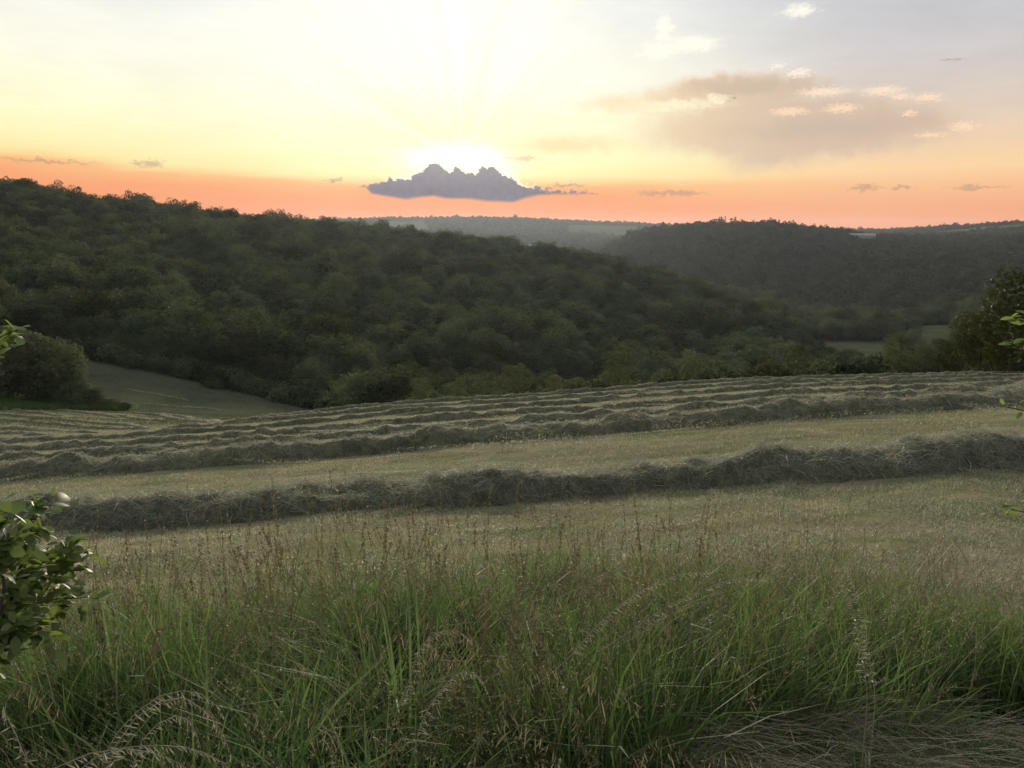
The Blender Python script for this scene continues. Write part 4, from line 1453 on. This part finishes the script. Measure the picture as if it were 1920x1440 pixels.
def brome(mb, base, az_, L, reach, hang, mat_stem=0, mat_head=1, nsp=22, seglen=0.024):
    """one arching stalk whose one-sided head hangs from its outer third"""
    t = np.linspace(0, 1, 16)
    out_ = np.array([math.cos(az_), math.sin(az_), 0])
    P = np.array(base)[None] + out_[None] * (reach * t ** 1.35)[:, None]
    P[:, 2] += L * (np.sin(t * 1.75) / 0.985) - hang * np.clip((t - 0.62) / 0.38, 0, 1) ** 2
    tube(P, np.linspace(0.0014, 0.0006, 16), mb, 4, 0.45, mat_stem)
    hp, hn = [], []
    for i in range(nsp):
        u = 0.60 + 0.40 * (i + rng.random()) / nsp
        c_ = np.array([np.interp(u, t, P[:, q]) for q in range(3)])
        dl = np.array([rng.normal(0, 0.35), rng.normal(0, 0.35), -1.0]) + out_ * 0.35
        dl /= np.linalg.norm(dl)
        ln = seglen * rng.uniform(0.7, 1.5) * (1.25 - 0.5 * (u - 0.6) / 0.4)
        q0 = c_ + dl * ln * 0.5; q1 = c_ + dl * ln * 1.6
        sd_ = np.cross(dl, rng.normal(size=3))
        ribbons(np.array([[c_, q0, (q0 + q1) / 2, q1]]), np.array([[0.0005, 0.0010, 0.0024, 0.0005]]), sd_[None], [rng.uniform(0.35, 1)], mb, mat_head)
        ribbons(np.array([[q0, (q0 * 2 + q1) / 3, (q0 + q1 * 2) / 3, q1]]), np.array([[0.0006, 0.0022, 0.0020, 0.0004]]), np.cross(dl, sd_)[None], [rng.uniform(0.35, 1)], mb, mat_head)


def brome_clump(n):
    mb = MB()
    for i in range(n):
        brome(mb, (rng.normal(0, 0.04), rng.normal(0, 0.04), 0), rng.uniform(0, 6.28), rng.uniform(0.38, 0.62), rng.uniform(0.15, 0.4), rng.uniform(0.05, 0.18), nsp=16)
    return mb.mesh('brome_clump', [M['stalk'], M['panicle']])




def meadow_tile(kind):
    mb = MB()
    rad = 0.36
    if kind < 6:
        blades(900, rad, 0.22, 0.56, 0.0046, 0.20, 0.42, lambda n: rng.beta(0.7, 1.0, n), mb=mb)
        blades(260, rad, 0.28, 0.60, 0.0075, 0.35, 0.75, lambda n: rng.beta(1.0, 2.2, n), mb=mb)
        airy(mb, 70, 0.36, 0.66, 0.2, rad)
    else:
        blades(680, rad, 0.22, 0.50, 0.0046, 0.25, 0.5, lambda n: rng.beta(0.9, 0.9, n), mb=mb)
        blades(160, rad, 0.28, 0.56, 0.0060, 0.4, 0.8, lambda n: rng.beta(1.0, 2.2, n), mb=mb)
        airy(mb, 115, 0.34, 0.66, 0.24, rad)
    return mb.mesh('meadow_tile', [M['grass'], M['stalk'], M['panicle']])


meadow_var = variants('meadow', [meadow_tile(k) for k in range(11)])
spike_src = [spikes(4, 0.5, 0.86) for _ in range(8)]
brome_src = [brome_clump(4) for _ in range(6)]


def flat_zone(P):
    """the trampled patch at the lower right"""
    x, y = project(P)
    lim = 1352 + 0.12 * np.abs(x - 1560) + 22 * np.sin(x / 70.0)
    return (x > 1150) & (y > lim)


def height_at(r, a):
    r = r - 0.75 * np.clip((a - 0.05) / 0.4, 0, 1) * np.clip((r - 2.6) / 0.8, 0, 1)
    return np.interp(r, [1.2, 2.0, 2.7, 3.3, 4.2, 5.0], [0.95, 1.12, 1.18, 0.90, 0.50, 0.35]) * (0.92 + 0.28 * fbm(a * 9 + 3, r * 1.1, 3)) * (1.0 + 0.28 * np.clip((a - 0.1) / 0.4, 0, 1))


a, r = grid_points(0.52, 1.35, 5.0, -47, 47)
P = put(a, r, -0.02)
k = (r < verge_r(a) + rng.normal(0, 0.12, len(a))) & ~flat_zone(P)
a, r, P = a[k], r[k], P[k]
brown = np.clip((r - 2.0) / 1.6, 0.15, 0.95)
idx = np.where(rng.random(len(a)) < brown, rng.integers(6, 11, len(a)), rng.integers(0, 6, len(a)))
sz = np.clip(height_at(r, a), 0.35, 1.25) * rng.uniform(0.85, 1.12, len(a))
o = scatter('meadow_grass', meadow_var, P, lay(P, 0.08), np.stack([np.ones(len(a)), np.ones(len(a)), sz], axis=1), idx=idx)
tag(o, 'tall green and brown meadow grass filling the verge in the foreground', 'grass')

a, r = polar_points(420, 3.5, 4.9, -46, 46)
k = np.abs(r - verge_r(a)) < 0.45
P = put(a[k], r[k])
o = scatter('grass_fringe', small_tuft, P, lay(P, 0.1), rng.uniform(0.35, 0.8, len(P)))
tag(o, 'thinning tufts of grass where the verge meets the mown field', 'grass')

# lusher clumps of broad blades
lush_src = [blades(60, 0.09, 0.28, 0.58, 0.0062, 0.32, 0.75, lambda n: rng.beta(1.4, 1.4, n)) for _ in range(6)]
a, r = polar_points(150, 1.6, 3.6, -44, 44, power=1.7)
P = put(a, r)
k = ~flat_zone(P) & (fbm(a * 7 + 1, r * 1.5, 2) > -0.1)
o = realise('lush_grass', lush_src, P[k], spin(int(k.sum()), 0.1), rng.uniform(0.7, 1.2, int(k.sum())))
tag(o, 'lush clumps of broad green blades among the meadow grass', 'grass')

a, r = polar_points(170, 2.2, 4.3, -44, 24, power=1.8)
k = rng.random(len(a)) < 0.35 + 0.65 * (a < R(8))
a, r = a[k], r[k]
o = realise('spiked_grass', spike_src, put(a, r), spin(len(a), 0.08), rng.uniform(0.75, 1.12, len(a)) * np.interp(r, [2.3, 3.2, 4.9], [0.95, 1.0, 0.85]))
tag(o, 'stiff reddish-brown grass spikes standing above the verge', 'grass')

a, r = polar_points(70, 1.5, 3.4, -44, 44, power=1.6)
P = put(a, r)
k = ~flat_zone(P)
o = realise('drooping_grass', brome_src, P[k], spin(int(k.sum()), 0.1), rng.uniform(0.75, 1.15, int(k.sum())))
tag(o, 'pale drooping grass heads nodding over the verge', 'grass')


# trampled dry straw at the lower right
def straw_tuft():
    mb = MB()
    n = 34
    az_ = rng.normal(0, 0.45, n); L = rng.uniform(0.14, 0.46, n)
    ev = np.abs(rng.normal(0.10, 0.24, n))
    d = np.stack([np.cos(az_) * np.cos(ev), np.sin(az_) * np.cos(ev), np.sin(ev)], axis=1)
    t = np.linspace(0, 1, 4)
    p0 = rng.normal(0, 0.08, (n, 3)) * np.array([1, 1, 0.12]); p0[:, 2] = np.abs(p0[:, 2])
    P = p0[:, None] + d[:, None] * (L[:, None] * t)[..., None]
    P[..., 2] += 0.05 * np.sin(t * 3.1) * rng.uniform(0, 1, n)[:, None]
    P[..., 1] += (rng.normal(0, 0.16, n) * L)[:, None] * t ** 2
    ribbons(P, np.full((n, 4), 0.0017) * rng.uniform(0.6, 1.4, n)[:, None], np.cross(d, rng.normal(size=(n, 3))), rng.beta(1.2, 1.5, n), mb)
    return mb.mesh('straw_tuft', [M['straw']])


straw_src = [straw_tuft() for _ in range(7)]
a, r = polar_points(680, 1.6, 3.2, -4, 44, power=1.6)
P = put(a, r)
k = flat_zone(P + np.array([0, -0.12, 0]))
a, r, P = a[k], r[k], P[k]
rot = rng.normal(0, 0.10, (len(a), 3))
rot[:, 2] = R(-86) + rng.normal(0, 0.6, len(a)) + 0.8 * (vnoise(P[:, 0] * 2, P[:, 1] * 2))
P[:, 2] += rng.uniform(0, 0.05, len(a))
o = realise('trampled_straw', straw_src, P, rot, rng.uniform(0.45, 0.95, len(a)))
tag(o, 'dry trampled grass lying flat at the lower right', 'dry grass')

turf_var = variants('turf', [blades(30, 0.05, 0.05, 0.14, 0.0035, 0.4, 0.5, lambda n: rng.beta(1.6, 1.4, n), 5, ('grass',)) for _ in range(5)])
a, r = polar_points(2400, 1.3, 3.0, -4, 46, power=1.7)
P = put(a, r)
x_, y_ = project(P)
k = flat_zone(P) & ((y_ > 1405) | (rng.random(len(a)) < 0.2))
o = scatter('short_turf', turf_var, P[k], spin(int(k.sum()), 0.15), rng.uniform(0.6, 1.2, int(k.sum())))
tag(o, 'short green turf sprouting along the bottom edge at right', 'grass')

# rough unmown grass round the bushes in the hollow
n = 1500
xx = rng.uniform(-120, 250, n); rr_ = rng.uniform(86, 97, n)
aa = np.array([xaz(v) for v in xx])
k = (rr_ > 86 + 4 * np.clip((xx - 60) / 190, 0, 1)) & (rng.random(n) < np.clip((270 - xx) / 120, 0, 1))
o = scatter('rough_grass', small_tuft, put(aa[k], rr_[k]), spin(int(k.sum()), 0.15), rng.uniform(0.9, 1.6, int(k.sum())))
tag(o, 'strip of rough green grass around the bushes in the left hollow', 'grass')

# ------------------------------------------------------------------ single arching stalks standing out of the verge
def p3(x, y, dist):
    """world point on the ray through a photo pixel, at a horizontal distance"""
    a_, t_ = px(x, y)
    return np.array([dist * math.sin(a_), dist * math.cos(a_), dist * t_])


def grass_stalk(label, D, pts, nsp=60, start=0.55, sl=0.0115, depth=0.10):
    foot = p3(*pts[0], D)
    foot[2] = float(ground(foot[0], foot[1]))
    K = [foot] + [p3(x, y, D + depth * i / len(pts)) for i, (x, y) in enumerate(pts)]
    K = np.array(K) - foot
    t = np.concatenate([[0], np.cumsum(np.linalg.norm(np.diff(K, axis=0), axis=1))]); t /= t[-1]
    tt = np.linspace(0, 1, 26)
    P = np.stack([pchip(t, K[:, q], tt) for q in range(3)], axis=1)
    e = obj('grass_stalk', None, loc=foot)
    tag(e, label, 'grass stalk')
    mb = MB()
    tube(P, np.linspace(0.0015, 0.0006, 26), mb, 5, 0.5)
    obj('stem', mb.mesh('stem', [M['bleached']], smooth=True), e)
    mb = MB()
    for i in range(nsp):
        u = start + (1 - start) * (i + rng.random()) / nsp
        c_ = np.array([np.interp(u, tt, P[:, q]) for q in range(3)])
        fw = np.array([np.interp(min(1, u + 0.05), tt, P[:, q]) for q in range(3)]) - c_
        fw /= np.linalg.norm(fw) + 1e-6
        dl = np.array([rng.normal(0, 0.3), rng.normal(0, 0.3), -0.75]) + fw * 0.75
        dl /= np.linalg.norm(dl)
        ln = sl * rng.uniform(0.6, 1.4) * (1.3 - 0.6 * (u - start) / (1 - start))
        q0 = c_ + dl * ln * 0.45; q1 = c_ + dl * ln * 1.5
        s1 = np.cross(dl, rng.normal(size=3)); s2 = np.cross(dl, s1)
        for sd_ in (s1, s2):
            ribbons(np.array([[c_, q0, q0 * 0.6 + q1 * 0.4, q1]]), np.array([[0.0004, 0.0011, 0.0022, 0.0004]]), sd_[None], [rng.uniform(0.3, 1)], mb)
    obj('seed_head', mb.mesh('seed_head', [M['bleached']]), e)


for lab, D, pts in (
        ('highest long arching grass stalk with drooping seed head at lower left', 1.42, [(190, 1440), (250, 1340), (310, 1300), (360, 1296), (400, 1318), (420, 1345)]),
        ('long grass stalk bending steeply down to the right at lower left', 1.36, [(200, 1450), (262, 1340), (320, 1306), (380, 1330), (415, 1370), (435, 1420)]),
        ('low flat-arching grass stalk near the bottom edge at lower left', 1.32, [(120, 1470), (200, 1410), (280, 1398), (350, 1402), (410, 1425), (440, 1452)]),
        ('lowest arching grass stalk at the bottom left corner', 1.28, [(40, 1500), (130, 1425), (220, 1404), (300, 1416), (350, 1440), (385, 1470)]),
        ('short nodding grass stalk between the long arching ones at lower left', 1.45, [(250, 1440), (290, 1360), (330, 1342), (362, 1360), (375, 1396)]),
        ('steep bleached grass stalk leaning at the bottom left edge', 1.40, [(60, 1480), (40, 1400), (12, 1345), (4, 1320), (14, 1365)]),
        ('arching pale grass stalk with a bushy head left of centre', 1.95, [(725, 1420), (765, 1280), (800, 1200), (835, 1181), (865, 1186), (885, 1206)]),
        ('small arching grass stalk below the bushy-headed one', 1.75, [(780, 1400), (830, 1290), (868, 1258), (900, 1270), (918, 1310)]),
        ('long pale grass stalk leaning to the right at centre', 2.05, [(940, 1360), (1060, 1240), (1150, 1145), (1230, 1094), (1300, 1074), (1325, 1072)]),
        ('pale grass stalk leaning right just behind the central one', 2.25, [(1080, 1270), (1180, 1185), (1300, 1112), (1400, 1084), (1450, 1088)]),
        ('upright pale bleached grass stalk above the trampled straw', 2.3, [(1625, 1330), (1614, 1210), (1596, 1130), (1575, 1075), (1570, 1062)]),
        ('second bleached upright stalk right beside the tallest bleached one', 2.35, [(1640, 1330), (1628, 1220), (1618, 1150), (1600, 1100), (1596, 1085)])):
    grass_stalk(lab, D, pts)

# ================================================================== leafy plants at the frame's edges
def leaf_mesh(name, mat, L, W, cup=0.18, fold=0.12):
    n = 7
    t = np.linspace(0, 1, n)
    w = W * 0.5 * np.sin(np.pi * np.clip(t * 0.93 + 0.03, 0, 1)) ** 0.75 * (0.75 + 0.5 * t)
    mid = np.stack([L * t, np.zeros(n), -cup * L * t ** 2], axis=1)
    lf = mid + np.stack([np.zeros(n), w, fold * W * (w / (W * 0.5))], axis=1)
    rt = mid + np.stack([np.zeros(n), -w, fold * W * (w / (W * 0.5))], axis=1)
    V = np.stack([lf, mid, rt], axis=1).reshape(-1, 3)
    Q = []
    for i in range(n - 1):
        for j in range(2):
            q = i * 3 + j
            Q.append((q, q + 1, q + 4, q + 3))
    return mk_mesh(name, V, Q, [mat], np.full(len(V), rng.random()), smooth=True)


shrub_leaves = [leaf_mesh('leaf', M['bush_leaf'], rng.uniform(0.026, 0.040), rng.uniform(0.016, 0.024), rng.uniform(0.05, 0.3)) for _ in range(7)]
sprig_leaves = [leaf_mesh('leaf', M['bright_leaf'], rng.uniform(0.026, 0.040), rng.uniform(0.014, 0.021), rng.uniform(0.05, 0.3)) for _ in range(5)]


def add_leaves(root, path, n, meshes, spread=1.0):
    path = np.asarray(path, float)
    seg = np.linspace(0, 1, len(path))
    for i in range(n):
        u = rng.uniform(0.05, 1.0) ** 0.75
        c_ = np.array([np.interp(u, seg, path[:, q]) for q in range(3)]) + rng.normal(0, 0.012, 3)
        d_ = np.array([np.interp(min(1, u + 0.08), seg, path[:, q]) for q in range(3)]) - np.array([np.interp(max(0, u - 0.08), seg, path[:, q]) for q in range(3)])
        d_ /= np.linalg.norm(d_) + 1e-9
        x_ = d_ * 0.5 + rng.normal(0, 0.75 * spread, 3); x_[2] = x_[2] * 0.5 + 0.05
        x_ = Vector(x_).normalized()
        z_ = Vector((rng.normal(0, 0.45), rng.normal(0, 0.45), 1.0))
        y_ = z_.cross(x_).normalized(); z_ = x_.cross(y_)
        l = obj('leaf', meshes[rng.integers(len(meshes))], root)
        mt = Matrix((x_, y_, z_)).transposed().to_4x4()
        l.matrix_local = Matrix.Translation(Vector(c_)) @ mt @ Matrix.Diagonal((*([rng.uniform(0.7, 1.2)] * 3), 1.0))


def leafy_plant(name, label, cat, foot, branches, meshes, thick=0.0045, extra=0):
    root = obj(name, None, loc=foot)
    tag(root, label, cat)
    mass = MB()
    foot = np.asarray(foot)
    for pts, n in branches:
        P = np.array(pts, float) - foot
        # smooth polyline
        t = np.linspace(0, 1, len(P)); tt = np.linspace(0, 1, 14)
        S = np.stack([pchip(t, P[:, q], tt) for q in range(3)], axis=1)
        mb = MB()
        tube(S, np.linspace(thick, 0.0012, 14), mb, 6)
        obj('branch', mb.mesh('branch', [M['bark']], smooth=True), root)
        add_leaves(root, S[5:], n, meshes)
        if extra:
            path, seg_ = S[4:], np.linspace(0, 1, 10)
            u = rng.random(extra)
            c_ = np.stack([np.interp(u, seg_, path[:, q]) for q in range(3)], axis=1) + rng.normal(0, 0.022, (extra, 3))
            d_ = rng.normal(size=(extra, 3)) * np.array([1, 1, 0.5])
            d_ /= np.linalg.norm(d_, axis=1, keepdims=True)
            L_ = rng.uniform(0.018, 0.034, extra)
            t_ = np.linspace(0, 1, 5)
            PP = c_[:, None] + d_[:, None] * (L_[:, None] * t_)[..., None]
            PP[..., 2] -= 0.25 * L_[:, None] * t_ ** 2
            sd_ = np.cross(d_, np.array([0, 0, 1.0]) + rng.normal(0, 0.4, (extra, 3)))
            ribbons(PP, L_[:, None] * np.array([0.12, 0.48, 0.60, 0.46, 0.06]), sd_, rng.random(extra), mass)
    if extra:
        f_ = obj('foliage', mass.mesh('foliage', [meshes[0].materials[0]], smooth=True), root)
        f_['kind'] = 'stuff'
    return root


fx = p3(-300, 1300, 1.75); fx[2] = float(ground(fx[0], fx[1]))
f2 = fx + np.array([0, 0, 0.25])
D = 1.72
leafy_plant('leafy_shrub', 'green leafy shrub with glossy oval leaves at the lower left edge', 'shrub', fx, [
    ([fx, f2, p3(20, 1130, D), p3(50, 1020, D), p3(78, 945, D + 0.03)], 40),
    ([fx, f2, p3(30, 1100, D - 0.05), p3(90, 1050, D), p3(150, 1040, D)], 40),
    ([fx, f2, p3(10, 1120, D - 0.1), p3(0, 1040, D - 0.1), p3(15, 985, D - 0.1)], 40),
    ([fx, f2, p3(30, 1150, D - 0.05), p3(90, 1125, D + 0.04), p3(165, 1120, D + 0.05)], 38),
    ([fx, f2, p3(0, 1180, D - 0.12), p3(30, 1170, D - 0.1), p3(60, 1200, D - 0.12)], 32),
    ([fx, f2, p3(-60, 1080, D), p3(-40, 1000, D), p3(-20, 960, D)], 35),
    ([fx, f2, p3(20, 1110, D), p3(60, 1085, D + 0.1), p3(110, 1065, D + 0.12)], 32),
    ([fx, f2, p3(-30, 1200, D), p3(0, 1140, D - 0.05), p3(60, 1090, D - 0.05)], 32),
], shrub_leaves, extra=90)

D = 2.3
fx = p3(-210, 1000, D); fx[2] = float(ground(fx[0], fx[1]))
leafy_plant('leafy_sapling', 'bright backlit leafy twig poking in at the left edge below the wood', 'sapling', fx, [
    ([fx, p3(-200, 1000, D), p3(-170, 760, D), p3(-90, 670, D), p3(-20, 640, D), p3(34, 618, D)], 48),
    ([fx, p3(-200, 1000, D), p3(-180, 780, D), p3(-80, 700, D), p3(-10, 668, D), p3(6, 652, D)], 26),
], sprig_leaves)
D = 3.0
fx = p3(2080, 1000, D); fx[2] = float(ground(fx[0], fx[1]))
leafy_plant('leafy_sapling', 'pale green leafy twigs poking in at the right edge in front of the dark tree', 'sapling', fx, [
    ([fx, p3(2075, 900, D), p3(2040, 720, D), p3(1985, 640, D), p3(1930, 605, D), p3(1902, 596, D)], 16),
    ([fx, p3(2075, 900, D), p3(2050, 760, D), p3(1980, 680, D), p3(1925, 645, D), p3(1896, 640, D)], 16),
    ([fx, p3(2075, 940, D), p3(2040, 850, D), p3(1970, 790, D), p3(1920, 770, D), p3(1880, 762, D)], 20),
    ([fx, p3(2070, 1020, D), p3(2030, 990, D), p3(1980, 970, D), p3(1930, 962, D), p3(1895, 955, D)], 14),
], sprig_leaves)

# ------------------------------------------------------------------ a bird crossing the sky
c = p3(1377, 184, 62)
e = obj('bird', None, loc=c)
e.rotation_euler = (0.15, 0.1, R(70))
tag(e, 'small dark bird in flight against the rosy cloud', 'bird')
mb = MB()
t = np.linspace(-1, 1, 9)
tube(np.stack([t * 0.09, 0 * t, 0.012 * np.sin(t * 2)], axis=1), 0.026 * np.sqrt(np.clip(1 - t ** 2, 0.02, 1)) * (1 - 0.25 * (t < -0.4)), mb, 8)
obj('body', mb.mesh('body', [M['bird']], smooth=True), e)
for s_ in (-1, 1):
    mb = MB()
    V = []
    for u, ch, sw, zz in ((0, 0.075, 0.0, 0.0), (0.35, 0.07, 0.012, 0.035), (0.7, 0.045, -0.015, 0.045), (1.0, 0.006, -0.075, 0.03)):
        for q in (0.5, -0.5):
            for th in (0.003, -0.003):
                V.append((sw + ch * q, s_ * (0.015 + 0.17 * u), zz + th))
    Q = []
    for i in range(3):
        o0, o1 = i * 4, (i + 1) * 4
        Q += [(o0, o0 + 2, o1 + 2, o1), (o0 + 1, o1 + 1, o1 + 3, o0 + 3), (o0, o1, o1 + 1, o0 + 1), (o0 + 2, o0 + 3, o1 + 3, o1 + 2)]
    mb.add(V, Q)
    obj('wing', mb.mesh('wing', [M['bird']]), e)
mb = MB()
bx(mb, -0.15, -0.08, -0.018, 0.018, -0.004, 0.004)
obj('tail', mb.mesh('tail', [M['bird']]), e)

# ================================================================== haze
def haze():
    mb = MB()
    bx(mb, -4200, 4200, -4200, 4200, -95, 48)
    m, b = new_mat('haze_air')
    pv = b.n('ShaderNodeVolumePrincipled')
    pv.inputs['Color'].default_value = (0.70, 0.80, 0.93, 1)
    pv.inputs['Density'].default_value = 0.00004
    pv.inputs['Anisotropy'].default_value = 0.55
    out = b.n('ShaderNodeOutputMaterial')
    m.node_tree.links.new(pv.outputs[0], out.inputs['Volume'])
    m.cycles.homogeneous_volume = True
    m.cycles.volume_sampling = 'DISTANCE'
    o = obj('haze', mb.mesh('haze', [m]))
    o['kind'] = 'stuff'
    tag(o, 'thin evening haze filling the valley air', 'haze')


haze()
